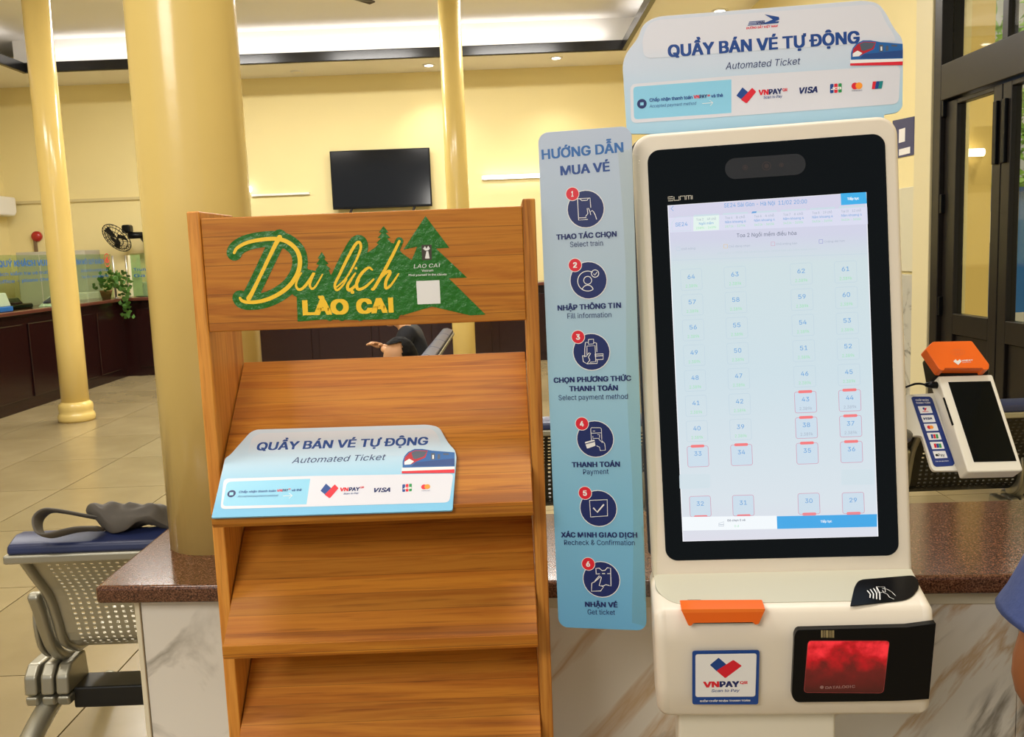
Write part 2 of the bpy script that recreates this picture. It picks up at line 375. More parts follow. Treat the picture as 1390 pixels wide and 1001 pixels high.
# ------------------------------------------------------------ lettering (flat print)
_tc = {}
try:
    FONT = bpy.data.fonts.load(os.path.join(bpy.utils.system_resource('DATAFILES'), 'fonts', 'Inter.woff2'))   # Blender's own interface font
except Exception:
    FONT = None
from mathutils.geometry import tessellate_polygon
def text_mesh(body):
    """Outlines of the text, every outer contour tessellated with the holes that lie in it."""
    if body in _tc: return _tc[body]
    c = bpy.data.curves.new('t', 'FONT'); c.body = body; c.size = 1
    if FONT: c.font = FONT
    o = bpy.data.objects.new('t', c); cv = o.to_curve(bpy.context.evaluated_depsgraph_get(), apply_modifiers=False)
    loops = []
    for sp in cv.splines:
        pts = []
        if sp.type == 'BEZIER':
            bp_ = sp.bezier_points; n = len(bp_)
            for i in range(n):
                a, b = bp_[i], bp_[(i+1) % n]; p0, p1, p2, p3 = a.co, a.handle_right, b.handle_left, b.co
                straight = ((p1-p0).length < 1e-5 or abs((p1-p0).cross(p3-p0).z) < 1e-6) and ((p3-p2).length < 1e-5 or abs((p3-p2).cross(p3-p0).z) < 1e-6)
                for k in range(1 if straight else 4):
                    t = k/4; q = p0*(1-t)**3+p1*3*t*(1-t)**2+p2*3*t*t*(1-t)+p3*t**3; pts.append((q.x, q.y))
        else:
            pts = [(q.co.x, q.co.y) for q in sp.points]
        out = []
        for p in pts:
            if not out or math.hypot(p[0]-out[-1][0], p[1]-out[-1][1]) > 1e-5: out.append(p)
        if len(out) > 2: loops.append(out)
    o.to_curve_clear(); bpy.data.objects.remove(o); bpy.data.curves.remove(c)
    def ar(l): return sum(l[i-1][0]*l[i][1]-l[i][0]*l[i-1][1] for i in range(len(l)))/2
    def inside(p, l):
        r = False
        for i in range(len(l)):
            (x1, y1), (x2, y2) = l[i-1], l[i]
            if (y1 > p[1]) != (y2 > p[1]) and p[0] < (x2-x1)*(p[1]-y1)/(y2-y1)+x1: r = not r
        return r
    if not loops: _tc[body] = ([], []); return _tc[body]
    A = [ar(l) for l in loops]; sg = 1 if max(A, key=abs) > 0 else -1
    outer = [i for i in range(len(loops)) if A[i]*sg > 0]; holes = {i: [] for i in outer}
    for h in range(len(loops)):
        if A[h]*sg < 0:
            own = [i for i in outer if inside(loops[h][0], loops[i])]
            if own: holes[min(own, key=lambda i: abs(A[i]))].append(h)
    vs, fs = [], []
    for i in outer:
        L = loops[i]; ys = sorted(set(round(p[1], 4) for p in L)); xs = sorted(set(round(p[0], 4) for p in L))
        if len(L) == 12 and len(ys) == 4 and len(xs) == 4 and (ys[1]-ys[0])/(ys[3]-ys[0]) < .25 and ys[3]-ys[0] > .3:
            loops[i] = [(xs[1], ys[0]), (xs[2], ys[0]), (xs[2], ys[3]), (xs[1], ys[3])]      # plain I without serifs
        polys = [[Vector((x, y, 0)) for x, y in loops[k]] for k in [i]+holes[i]]
        k0 = len(vs); vs += [(p.x, p.y) for pl in polys for p in pl]
        fs += [tuple(k0+q for q in t) for t in tessellate_polygon(polys)]
    _tc[body] = (vs, fs); return vs, fs
CAPH = max(v[1] for v in text_mesh('H')[0])
def text(mb, body, a, b, cap, y, bold=0.0, italic=0):
    vs, fs = text_mesh(body)
    if not vs: return
    vs = [(x+italic*z, z) for x, z in vs]
    x0 = min(v[0] for v in vs)-bold; x1 = max(v[0] for v in vs)+bold
    a = Vector(a); b = Vector(b); d = b-a; u = d.normalized(); p = Vector((-u.y, u.x)); h = cap/(CAPH+bold)
    bz = bold*.5; offs = [(0, 0)] if not bold else [(i*bold, bz+j*bz) for i in (-1, 0, 1) for j in (-1, 1)]
    for k, (ox, oz) in enumerate(offs):
        out = []
        for x, z in vs:
            q = a+d*((x+ox-x0)/(x1-x0))+p*((z+oz)*h); out.append((q.x, y-k*1.5e-6, q.y))
        mb.add(out, fs)
SPLIT = {'white_rim', 'navy_disc', 'red_disc', 'step_number', 'step_lettering', 'seat_fill', 'seat_outline', 'seat_red_outline', 'seat_number', 'price_grey', 'price_green', 'seat_bar',
         'faint_block', 'tab_cap', 'tab_grey_text', 'tab_blue_text', 'tab_green_text', 'legend_box', 'legend_text', 'card_field', 'button_text', 'title_text', 'coach_text', 'train_window', 'card_orange',
         'title_lettering', 'blue_lettering', 'white_lettering', 'red_lettering', 'navy_lettering', 'logo_red', 'logo_blue', 'card_logo_red', 'card_logo_blue', 'card_green', 'place_lettering', 'emblem_white', 'cap_lettering', 'strip_lettering', 'train_stripe'}
class Panel:
    """A flat face of a real object: collects print in several colours and builds each colour as one part."""
    def __init__(s, M, root, w): s.M, s.root, s.w, s.k, s.L, s.S = M, root, w, 0, {}, []
    def mb(s, name, m):
        if name in SPLIT: q = MB(s.M); s.S.append((name, m, q)); return q
        if (name, m) not in s.L: s.L[(name, m)] = MB(s.M)
        return s.L[(name, m)]
    def y(s): s.k += 1; return -(s.w+(.0003+.000006*(s.k-10) if s.k > 10 else .00003*s.k))
    def px(s, p): return Vector(inv(s.M, p[0], p[1], s.w))
    def t(s, name, m, body, a, b, cap, bold=0.0, italic=0):
        A, B = s.px(a), s.px(b); sc = (B-A).length/math.hypot(b[0]-a[0], b[1]-a[1])
        text(s.mb(name, m), body, A, B, cap*sc, s.y(), bold, italic)
    def poly(s, name, m, pts, r=0):
        q = [tuple(s.px(p)) for p in pts]
        if r: q = round_poly(q, r)
        y = s.y(); s.mb(name, m).prism(q, y, y+.00002)
    def circ(s, name, m, c, r):
        C = s.px(c); sc = (s.px((c[0]+r, c[1]))-C).length
        y = s.y(); s.mb(name, m).disc(C.x, C.y, sc, y, y+.00002)
    def line(s, name, m, pts, w, closed=False):
        s.mb(name, m).ribbon([tuple(s.px(p)) for p in pts], w, s.y(), closed)
    def done(s, sub=None):
        for (n, m), mb in s.L.items(): mb.build(n, m, sub or s.root)
        for n, m, mb in s.S: mb.build(n, m, sub or s.root)

# ============================================================ THE SETTING
XL, XR, YF, ZS, ZC = -7.2, 2.8, 13.5, 4.03, 4.45
floor = struct(MB().box(XL-.1, 3.2, -3, YF+.1, -.15, -.012), 'floor', M_grout, origin=(0, 0, 0))
tile0 = None
TX, TY = .78, .94
for i in range(13):
    for j in range(15):
        x = -2.26+TX*(i-6); y = 3.2+TY*(j-4)
        if tile0 is None:
            tile0 = MB().box(.003, TX-.003, .003, TY-.003, -.012, 0).build('tile', M_tile, floor); t = tile0
        else:
            t = tile0.copy(); COL.objects.link(t)
        t.location = (x, y, 0)
struct(MB().box(XL, XR+.05, YF, YF+.15, 0, 4.7), 'wall_far', M_wall)
struct(MB().box(XL-.15, XL, -3, YF+.15, 0, 4.7), 'wall_left', M_wall)
# right wall: solid pieces around the door opening
DY0, DY1, DZ = 4.2, 6.02, 3.1
struct(MB().box(XR, XR+.18, DY1, YF, 0, 4.7), 'wall_right', M_wall)
struct(MB().box(XR, XR+.18, -3, DY0, 0, 4.7), 'wall_right', M_wall)
struct(MB().box(XR, XR+.18, DY0, DY1, DZ, 4.7), 'wall_right', M_wall)
struct(MB().box(XL-.15, XR+.3, -3, YF+.15, ZC, ZC+.12), 'ceiling', M_ceil)
# lowered soffit ring round the coffer, dark beam along its edge, pale cove upstand above it
CX0, CX1, CY1 = -6.2, 1.62, 12.42
struct(MB().box(XL, XR, CY1, YF, ZS, ZS+.06), 'trim_1', M_soff)
struct(MB().box(XL, CX0, -3, CY1, ZS, ZS+.06), 'trim_2', M_soff)
struct(MB().box(CX1, XR, -3, CY1, ZS, ZS+.06), 'trim_3', M_soff)
struct(MB().box(CX0-.03, CX1+.03, CY1-.03, CY1+.03, ZS-.03, ZS+.10), 'trim_4', M_beam, bevel=.012)
struct(MB().box(CX0-.03, CX0+.03, -3, CY1-.031, ZS-.03, ZS+.10), 'trim_5', M_beam, bevel=.012)
struct(MB().box(CX1-.03, CX1+.03, -3, CY1-.031, ZS-.03, ZS+.10), 'trim_6', M_beam, bevel=.012)
struct(MB().box(CX0-.2, CX1+.2, CY1+.16, CY1+.2, ZS+.06, ZC), 'trim_7', M_ceil)
# right wall: pale pilaster beside the door, wainscot board and marble slab
struct(MB().box(XR-.05, XR, 6.06, 6.30, 0, 3.1), 'trim_8', mat('cream_trim', (214, 202, 160), .5), bevel=.006)
struct(MB().box(XR-.02, XR, 6.32, 8.6, 1.22, 1.80), 'trim_9', mat('pale_board', (206, 200, 172), .5), bevel=.004)
struct(MB().box(XR-.03, XR, 6.32, 8.6, 0.0, 1.20), 'trim_10', marble('grey_veined_marble', (190, 186, 170), (70, 70, 68), (120, 116, 104), 1.2, seed=8), bevel=.004)
# double door with transom panes
door = thing('door_1', None, None, (XR, 5.0, 0)); door['kind'] = 'structure'
x0, x1 = XR-.04, XR+.1
MB().box(x0, x1, DY1-.07, DY1+.03, 0, DZ).box(x0, x1, DY0-.03, DY0+.05, 0, DZ).box(x0, x1, DY0+.05, DY1-.07, DZ-.08, DZ+.02)\
    .box(x0, x1, DY0+.05, DY1-.07, 2.30, 2.52).build('door_frame', M_doorw, door, bevel=.006)
MB().box(XR+.01, XR+.07, 5.30-.03, 5.30+.03, 2.52, DZ-.08).build('transom_bar', M_doorw, door, bevel=.004)
MB().box(XR+.03, XR+.036, DY0+.05, 5.27, 2.52, DZ-.08).build('transom_pane', M_dglass, door)
MB().box(XR+.03, XR+.036, 5.33, DY1-.07, 2.52, DZ-.08).build('transom_pane', M_dglass, door)
for (a, b) in ((5.275, DY1-.075), (DY0+.055, 5.265)):
    lf = MB()
    sa, sb_ = (.09, .15) if a > 5 else (.15, .09)
    lf.box(XR-.01, XR+.05, a, a+sa, 0.02, 2.29).box(XR-.01, XR+.05, b-sb_, b, 0.02, 2.29)
    lf.box(XR-.01, XR+.05, a+sa, b-sb_, 2.26, 2.29).box(XR-.01, XR+.05, a+sa, b-sb_, 0.02, .20).box(XR-.01, XR+.05, a+sa, b-sb_, .84, .97)
    leaf = lf.build('door_leaf', M_doorw, door, bevel=.005)
    MB().box(XR+.01, XR+.03, a+sa, b-sb_, .20, .84).build('lower_panel', M_doorw, leaf, bevel=.01)
    MB().box(XR+.018, XR+.024, a+sa, b-sb_, .97, 2.26).build('pane', M_dglass, leaf)
    for z in (.95, 1.6, 2.2):
        MB().box(XR-.035, XR-.008, (a if a < 5 else b)-.02, (a if a < 5 else b)+.02, z, z+.12).build('hinge', M_black, leaf, bevel=.004)
    MB().box(XR-.03, XR-.01, a+.02 if a > 5 else b-.06, a+.06 if a > 5 else b-.02, 1.85, 2.2).build('bolt', M_black, leaf, bevel=.004)
# outside the door: yard, yellow wing of the building, blue gate and tree
struct(MB().box(XR+.18, 14, 2, 22, -.2, -.02), 'floor', mat('yard_concrete', (150, 146, 136), .8, var=.1))
struct(MB().box(XR+.19, 4.42, 8.5, 8.7, 0, 5), 'wall_outside', mat('outdoor_yellow_plaster', (224, 196, 122), .7, var=.04, vscale=1))
p_, q_ = atY(1302, 208, 8.44), atY(1335, 208, 8.44)  # glowing tube added beyond the glass in place of a tube reflection
ol = thing('tube_reflection', 'short glowing white tube lamp seen through the first door pane', 'lamp', p_)
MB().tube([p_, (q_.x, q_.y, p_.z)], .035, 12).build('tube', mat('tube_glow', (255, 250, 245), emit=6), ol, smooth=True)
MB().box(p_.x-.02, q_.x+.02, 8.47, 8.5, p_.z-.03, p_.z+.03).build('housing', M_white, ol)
gate = thing('blue_metal_gate', 'blue painted sheet metal gate seen through the glass door at right', 'gate', (5.9, 10.5, 0))
MB().box(5.2, 7.2, 10.48, 10.52, .55, 1.92).build('sheet', mat('blue_gate_paint', (36, 104, 178), .45, var=.12, vscale=2), gate)
MB().box(5.2, 5.26, 10.44, 10.56, -.02, 2.0).box(7.14, 7.2, 10.44, 10.56, -.02, 2.0).box(5.2, 7.2, 10.45, 10.55, 1.9, 1.96).build('frame', mat('blue_gate_frame', (30, 84, 150), .4), gate)
MB().box(5.42, 5.52, 10.455, 10.475, 1.35, 1.70).build('notice', M_white, gate)
tree = thing('leafy_tree', 'bright green leafy tree outside, above the blue gate', 'tree', (6.3, 13, -.02))
MB().tube([(6.3, 13, -.02), (6.35, 13, 1.6), (6.2, 13, 3)], [.14, .11, .07]).build('trunk', mat('bark', (90, 74, 56), .8), tree, smooth=True)
lv = MB()
for k in range(2200):
    a = random.random()*2*PI; r = 1.5*math.sqrt(random.random()); zz = random.gauss(3.2, .8)
    c = Vector((6.3+r*math.cos(a), 13+r*math.sin(a), max(2.1, zz)))
    u = Vector((random.gauss(0, 1), random.gauss(0, 1), random.gauss(0, 1))).normalized()*.09; w = u.orthogonal().normalized()*.05
    lv.add([c-u, c+w, c+u, c-w], [(0, 1, 2, 3)])
lv.build('foliage', mat('leaf_green_outside', (126, 170, 70), .5, var=.4, vscale=3), tree)['kind'] = 'stuff'

# ------------------------------------------------------------ columns
def column(X, Y, z0, r, label, base=True, top=ZC):
    t = thing('round_column', label, 'column', (X, Y, z0), 'yellow round columns of the hall')
    MB().lathe([(r*1.0, 0), (r*1.0, .8), (r*.98, 2), (r*.94, top-z0)], (X, Y, z0), 48).build('shaft', M_colm, t, smooth=True)
    if base:
        MB().lathe([(r*1.28, 0), (r*1.34, .02), (r*1.36, .05), (r*1.28, .075), (r*1.2, .085), (r*1.24, .11), (r*1.26, .14), (r*1.2, .17), (r*1.0, .19)], (X, Y, z0), 40).build('base', M_colm, t, smooth=True)
    return t
column(-.697, 2.11, .82, .118, 'thick glossy yellow column standing on the brown granite counter')
bpy.data.objects['base'].name  # (base of the counter column is hidden by the shelf)
column(-4.225, 8.80, 0, .125, 'slim yellow column standing on the floor before the left ticket counter')
column(-.49, 9.6, 0, .118, 'slim yellow column right of the wall television')
ob = [o for o in bpy.data.objects if o.name.startswith('base')][0]
bpy.data.objects.remove(ob)      # the shaft on the granite has no moulding

# ------------------------------------------------------------ low counter in front
def cf(x): return 1.753-.0728*x
def cb(x): return 2.224-.031*x
ct = thing('granite_counter', 'low counter with brown granite top and white veined marble front', 'counter', (.2, 1.9, 0))
xa, xb = -.872, 1.5
MB().prismz([(xa, cf(xa)), (-.30, cf(-.30)), (-.30, cb(-.30)), (xa, cb(xa))], .782, .82).build('granite_slab', M_gran, ct, bevel=.009)
MB().prismz([(-.298, cf(-.298)), (xb, cf(xb)), (xb, cb(xb)), (-.298, cb(-.298))], .782, .82).build('granite_slab', M_gran, ct, bevel=.009)
xs = [-.80, -.22, .38, .98, 1.5]
for a, b in zip(xs, xs[1:]):
    MB().prismz([(a+.001, cf(a)+.05), (b-.001, cf(b)+.05), (b-.001, cf(b)+.065), (a+.001, cf(a)+.065)], .0, .745 if a > -.5 else .781)\
        .build('marble_panel', M_mar, ct, bevel=.001)
MB().prismz([(-.80, cf(-.8)+.066), (xb, cf(xb)+.066), (xb, cb(xb)-.04), (-.80, cb(-.8)-.04)], 0, .781).build('core', mat('mortar', (200, 192, 170), .8), ct)
MB().prismz([(-.2, cf(-.2)+.044), (xb, cf(xb)+.044), (xb, cf(xb)+.066), (-.2, cf(-.2)+.066)], .746, .781).build('top_batten', mat('cream_batten', (206, 198, 172), .5), ct, bevel=.002)
MB().prismz([(-.812, cf(-.81)+.046), (-.801, cf(-.8)+.046), (-.801, cf(-.8)+.075), (-.812, cf(-.81)+.075)], 0, .781).build('corner_strip', mat('corner_trim', (224, 214, 184), .5), ct, bevel=.002)

# ------------------------------------------------------------ ticket counters along the left and far walls
tk = thing('ticket_counter', 'dark maroon panelled ticket counter running along left and far walls', 'counter', (-5.1, 10, 0))
MB().prismz([(-5.12, 3.0), (-5.12, 12.22), (2.3, 12.22), (2.3, 12.6), (-5.5, 12.6), (-5.5, 3.0)], 0, 1.0).build('body', M_maroon, tk)
for k in range(11):
    y = 3.2+k*.82
    MB().box(-5.125, -5.10, y, y+.70, .12, .90).build('panel', M_maroon, tk, bevel=.008)
for k in range(9):
    x = -4.95+k*.80
    MB().box(x, x+.70, 12.20, 12.225, .12, .90).build('panel', M_maroon, tk, bevel=.008)
MB().prismz([(-5.06, 3.0), (-5.06, 12.14), (2.3, 12.14), (2.3, 12.7), (-5.62, 12.7), (-5.62, 3.0)], 1.0, 1.045).build('counter_top', M_mtop, tk, bevel=.012)
gp = thing('glass_partition', 'clear glass screen with blue lettering above the left ticket counter', 'partition', (-5.1, 10, 1.045))
for (a, b) in ((5.7, 7.9), (7.93, 10.15), (10.18, 11.98)):
    MB().box(-5.125, -5.115, a, b, 1.047, 1.62).build('pane', M_glass, gp)
gp2 = thing('glass_partition', 'clear glass screen with small blue sign on the far ticket counter', 'partition', (-4, 12.3, 1.045))
for (a, b) in ((-4.98, -3.6), (-3.57, -2.2), (-2.17, -.8)):
    MB().box(a, b, 12.27, 12.28, 1.047, 1.62).build('pane', M_glass, gp2)
for i, (x, y) in enumerate([(-5.12, 12.05), (-5.03, 12.24)]):
    q = MB(); q.tube([(x, y, 1.045), (x, y, 1.60)], .014, 12).lathe([(.03, 0), (.03, .01), (.014, .014)], (x, y, 1.046), 16)
    o = q.build('glass_post', M_chrome, smooth=True)
    tagit(o, ['chrome post at the end of the left counter glass', 'chrome post at the start of the far counter glass'][i], 'post')
FL = Matrix(((0, -1, 0, -5.11), (1, 0, 0, 0), (0, 0, 1, 0), (0, 0, 0, 1)))    # x runs away along the counter, z up
tb = MB(FL); tbs = MB(FL)
text(tb, 'NGHỈ QUÝ KHÁCH VUI LÒNG', (8.95, 1.50), (10.7, 1.50), .065, -.002, .03)
text(tb, 'KÍNH MỜI QUÝ KHÁCH', (10.95, 1.50), (11.75, 1.50), .06, -.002, .03)
for k, s in enumerate(('Quý khách kiểm tra vé trước khi rời quầy', 'Ticket office - please check your ticket')):
    text(tbs, s, (8.95, 1.41-.075*k), (11.0, 1.41-.075*k), .036, -.002, .01)
    text(tbs, s, (11.1, 1.41-.075*k), (11.85, 1.41-.075*k), .034, -.002, .01)
tb.build('lettering', M_blue, gp); tbs.build('small_lettering', M_blue, gp)
q = MB(FL); text(q, '6', (11.80, 1.51), (11.90, 1.51), .08, -.004, .03); q.ring(11.85, 1.545, .08, .012, -.003); q.build('window_number', M_red, gp)
q = MB(); q.M = Matrix.Translation((-4.6, 12.26, 1.5)); text(q, 'NXNN', (0, 0), (.42, 0), .07, 0, .03); q.build('lettering', M_blue, gp2)
q = MB(); q.M = Matrix.Translation((-4.95, 12.26, 1.34)); text(q, 'Trung tâm dịch vụ hành khách', (0, .05), (1.1, .05), .04, 0, .01); text(q, 'Ga Lào Cai', (0, -.03), (.6, -.03), .04, 0, .01); q.build('small_lettering', M_blue, gp2)
for i, x in enumerate((-5.02, -4.62)):
    tagit(MB().box(x, x+.16, 12.285, 12.29, 1.06, 1.60).build('notice_strip', mat('cream_notice', (232, 224, 190), .6)), ['cream vertical paper strip behind the far glass, left one', 'cream vertical paper strip behind the far glass, right one'][i], 'notice', 'paper strips behind the glass')
# things on and behind the ticket counters
cab = thing('steel_cabinet', 'grey steel office cabinet standing behind the left counter glass', 'cabinet', (-6.3, 12.9, 0))
MB().box(-6.72, -5.78, 12.72, 13.2, 0, 1.70).build('body', mat('cabinet_grey', (176, 172, 156), .5), cab, bevel=.008)
for a, b in ((-6.70, -6.26), (-6.24, -5.80)):
    d = MB().box(a, b, 12.705, 12.725, .05, 1.66).build('door', mat('cabinet_grey', (176, 172, 156), .5), cab, bevel=.004)
    MB().box((b-.06 if a < -6.4 else a+.03), (b-.03 if a < -6.4 else a+.06), 12.69, 12.706, .8, .92).build('handle', M_chrome, d, bevel=.003)
lp = thing('office_printer', 'black office machine on the left ticket counter', 'printer', (-5.3, 9.9, 1.045))
MB().box(-5.55, -5.25, 9.6, 10.2, 1.045, 1.10).build('base', M_black, lp, bevel=.02)
MB().prismx([(9.7, 1.10), (10.1, 1.10), (10.0, 1.17), (9.75, 1.16)], -5.52, -5.3).build('lid', M_black, lp, bevel=.015)
q = thing('counter_calculator', 'white calculator tilted on the left counter near the slim column', 'calculator', (-5.2, 10.6, 1.045))
MB().prismx([(10.35, 1.047), (10.65, 1.047), (10.65, 1.14), (10.62, 1.15)], -5.28, -5.12).build('body', M_white, q, bevel=.005)
MB().prismx([(10.42, 1.085), (10.60, 1.139), (10.598, 1.145), (10.418, 1.091)], -5.26, -5.14).build('keypad', M_navy, q)
q = thing('display_stand', 'white and blue display card stand on the left counter at frame edge', 'stand', (-5.2, 9.35, 1.045))
MB().box(-5.32, -5.10, 9.2, 9.5, 1.046, 1.10).build('base', M_blue, q, bevel=.01)
MB().prismx([(9.2, 1.10), (9.5, 1.10), (9.42, 1.24), (9.30, 1.24)], -5.30, -5.12).build('card', M_white, q, bevel=.008)
q = thing('vase_arrangement', 'white marble block behind glass beside the potted vine', 'block', (-4.75, 12.4, 1.045))
MB().box(-4.98, -4.62, 12.33, 12.5, 1.047, 1.24).build('body', mat('pale_box', (206, 200, 190), .5, var=.1, vscale=20), q, bevel=.008)
q['label'] = 'pale grey box standing behind glass right of the potted vine'; q['category'] = 'box'; q.name = 'storage_box'
q = MB().box(-5.95, -5.62, 12.35, 12.68, 1.0, 1.13).build('stacked_papers', mat('paper_white', (214, 208, 194), .6, var=.1, vscale=30), bevel=.01)
tagit(q, 'stack of white papers at the back corner of the ticket counter', 'papers')
# potted vine
pv = thing('potted_vine', 'green vine in a small pot trailing down the dark counter corner', 'plant', (-5.14, 12.0, 1.045))
MB().lathe([(.05, 0), (.075, .10), (.08, .115), (.07, .115)], (-5.19, 11.92, 1.046), 20).build('pot', mat('terracotta', (150, 96, 66), .6), pv, smooth=True)
lv = MB(); random.seed(3)
for k in range(170):
    if k < 110: c = Vector((-5.10+random.gauss(0, .11), 12.0+random.gauss(0, .08), 1.26+random.gauss(0, .07)))
    else: c = Vector((-5.0+random.gauss(0, .035), 12.02+random.gauss(0, .03), 1.22-random.random()*.42))
    u = Vector((random.gauss(0, 1), random.gauss(0, .6), random.gauss(0, 1))).normalized()*.035; w = u.cross(Vector((0, 1, .3))).normalized()*.024
    lv.add([c-u, c-u*.2+w, c+u, c-u*.2-w], [(0, 1, 2, 3)])
lv.build('foliage', mat('vine_leaf', (72, 112, 42), .45, var=.35, vscale=20), pv)['kind'] = 'stuff'

# ------------------------------------------------------------ far wall fittings
tv = thing('wall_television', 'large black flat television mounted on the yellow far wall', 'television', (-1.76, 13.36, 2.13))
MB().box(-2.47, -1.05, 13.36, 13.40, 2.145, 2.965).build('body', M_black, tv, bevel=.008)
MB().box(-2.45, -1.07, 13.354, 13.358, 2.175, 2.95).build('screen', mat('tv_screen', (12, 13, 16), .1), tv)
MB().box(-2.0, -1.5, 13.40, 13.5, 2.4, 2.8).build('bracket', M_dark, tv)
for x in (-2.2, -1.3):
    MB().tube([(x, 13.38, 2.15), (x-.03, 13.38, 2.09)], .018, 8).build('foot', M_dark, tv)
# wall lamp tube
tl = thing('tube_lamp', 'glowing white fluorescent tube on the far wall beside the kiosk sign', 'lamp', (.1, 13.42, 2.5))
MB().tube([(-.30, 13.42, 2.52), (.75, 13.42, 2.52)], .028, 12).build('tube', mat('tube_glow', (255, 250, 245), emit=6), tl, smooth=True)
MB().box(-.33, .78, 13.45, 13.5, 2.49, 2.55).build('housing', M_white, tl, bevel=.006)
q = thing('wall_lamp', 'small round glowing lamp low on the far wall beside thick column', 'lamp', (-3.55, 13.4, 2.35))
p = atY(338, 257, 13.42)
q.location = p; ORIGIN[q] = p
MB().sphere(p, .045).build('bulb', mat('bulb_glow', (255, 255, 255), emit=6), q, smooth=True)
MB().box(p.x+.02, p.x+.85, 13.46, 13.5, p.z-.10, p.z-.07).build('rail', M_white, q)
cd = atY(20, 272, YF); ce = atY(193, 270, YF)
tagit(MB().box(XL, -4.4, 13.47, 13.5, ce.z-.01, ce.z+.03).build('cable_duct', mat('duct_cream', (206, 190, 140), .5)), 'thin cream cable duct running level along the far wall', 'duct')
# wall fan
p = atY(169, 322, 13.1)
wf = thing('wall_fan', 'black oscillating fan bracketed to the far wall', 'fan', (p.x+.1, 13.4, p.z-.2))
MB().box(p.x+.17, p.x+.27, 13.3, 13.5, p.z-.22, p.z-.02).build('bracket', M_black, wf, bevel=.02)
MB().tube([(p.x+.22, 13.38, p.z-.1), (p.x+.2, 13.2, p.z+.02), (p.x+.05, 13.1, p.z+.02)], .05, 10).build('motor', M_black, wf, smooth=True)
MB().box(p.x-.02, p.x+.1, 13.05, 13.2, p.z+.05, p.z+.17).build('motor_hood', M_black, wf, bevel=.03)
ax = Vector((-.35, -.75, -.55)).normalized(); cc = Vector((p.x-.06, 12.98, p.z-.01))
u = ax.orthogonal().normalized(); v = ax.cross(u)
g = MB()
for r0 in (.06, .12, .18, .225):
    g.tube([cc+ax*.05*(1-r0/.23)+(u*math.cos(a)+v*math.sin(a))*r0 for a in [2*PI*k/24 for k in range(25)]], .006, 5)
for k in range(24):
    a = 2*PI*k/24; e = (u*math.cos(a)+v*math.sin(a)); g.tube([cc+ax*.06, cc+ax*.045+e*.12, cc+e*.225, cc-ax*.05+e*.16], .004, 4)
g.build('guard', M_dark, wf)
for k in range(3):
    a = 2*PI*k/3; e = u*math.cos(a)+v*math.sin(a); h = u*math.cos(a+1.1)+v*math.sin(a+1.1)
    MB().add([cc, cc+e*.1-ax*.01, cc+e*.19, cc+(e+h).normalized()*.19+ax*.02, cc+h*.08], [(0, 1, 2, 3, 4)]).build('blade', M_dark, wf, solid=.004)
# fire bell
p = atY(46, 321, 13.4)
bl = thing('fire_bell', 'small red alarm bell on the far wall at left', 'bell', (p.x, 13.45, p.z))
q = MB(Matrix.Translation((p.x, 13.5, p.z)) @ Matrix.Rotation(PI/2, 4, 'X')); q.lathe([(.075, 0), (.075, .03), (.06, .06), (.02, .07)], (0, 0, 0), 24); q.build('gong', mat('bell_red', (170, 40, 34), .3), bl, smooth=True)
MB().box(p.x-.05, p.x-.01, 13.46, 13.5, p.z-.22, p.z-.05).build('switch_box', mat('switch_grey', (120, 96, 70), .5), bl, bevel=.005)
# air conditioner on the left wall
ac = thing('air_conditioner', 'white split air conditioner cut by the left frame edge', 'air conditioner', (XL+.1, 11.8, 2.2))
p = atX(3, 280, XL+.2)
MB().prismx([(p.y-.55, p.z-.13), (p.y+.30, p.z-.13), (p.y+.35, p.z-.07), (p.y+.35, p.z+.14), (p.y-.55, p.z+.14)], XL, XL+.22).build('body', M_white, ac, bevel=.03)
ac.location = (XL+.1, p.y, p.z-.15)
for c in ac.children:
    c.location = Vector((XL+.1, 11.8, 2.2))-Vector(ac.location)
# ceiling lamps in the soffit
ld = mat('downlight_glow', (255, 250, 240), emit=14)
for i, (x, y, on) in enumerate([(582, 88, 1), (755, 78, 1), (403, 97, 0), (977, 14, 1)]):
    p = atZ(x, y, ZS)
    t = thing('downlight', ['bright round downlight left of the slim mid column', 'bright round downlight right of the slim mid column', 'unlit round downlight above the television', 'bright round downlight just above the kiosk header sign'][i], 'lamp', p, 'soffit downlights')
    MB().lathe([(.085, -.012), (.09, 0), (.06, 0), (.06, -.01)], p, 28).build('rim', M_white, t, smooth=True)
    MB().lathe([(.055, -.016), (.06, -.004)], p, 24).build('lens', ld if on else mat('lens_off', (240, 232, 214), .3), t)
    if on:
        l = bpy.data.lights.new('downlight_beam', 'SPOT'); l.energy = 55; l.spot_size = math.radians(110); l.spot_blend = .8; l.color = (1, .95, .85); l.shadow_soft_size = .05
        o = bpy.data.objects.new('downlight_beam', l); COL.objects.link(o); o.location = p-Vector((0, 0, .03))
# ceiling fan: only its near blade tips dip into view
p = atY(432, -20, 5.5)
fn = thing('ceiling_fan', 'dark ceiling fan whose blade tip shows at the top edge', 'fan', (p.x, p.y, p.z))
MB().lathe([(.05, -.06), (.12, -.04), (.13, .03), (.05, .07), (.015, .08), (.015, ZC-p.z-.01), (.06, ZC-p.z-.01), (.06, ZC-p.z)], p, 24).build('motor', mat('fan_brown', (60, 48, 42), .4), fn, smooth=True)
for k in range(3):
    a = math.radians(182+120*k); e = Vector((math.cos(a), math.sin(a), 0)); h = Vector((-e.y, e.x, 0))
    MB().add([p+e*.12-h*.03, p+e*.3-h*.06, p+e*.47-h*.055, p+e*.49+h*.0, p+e*.46+h*.055+Vector((0, 0, .02)), p+e*.3+h*.06+Vector((0, 0, .02)), p+e*.12+h*.03], [(0, 1, 2, 3, 4, 5, 6)])\
        .build('blade', mat('fan_brown', (60, 48, 42), .4), fn, solid=.008)
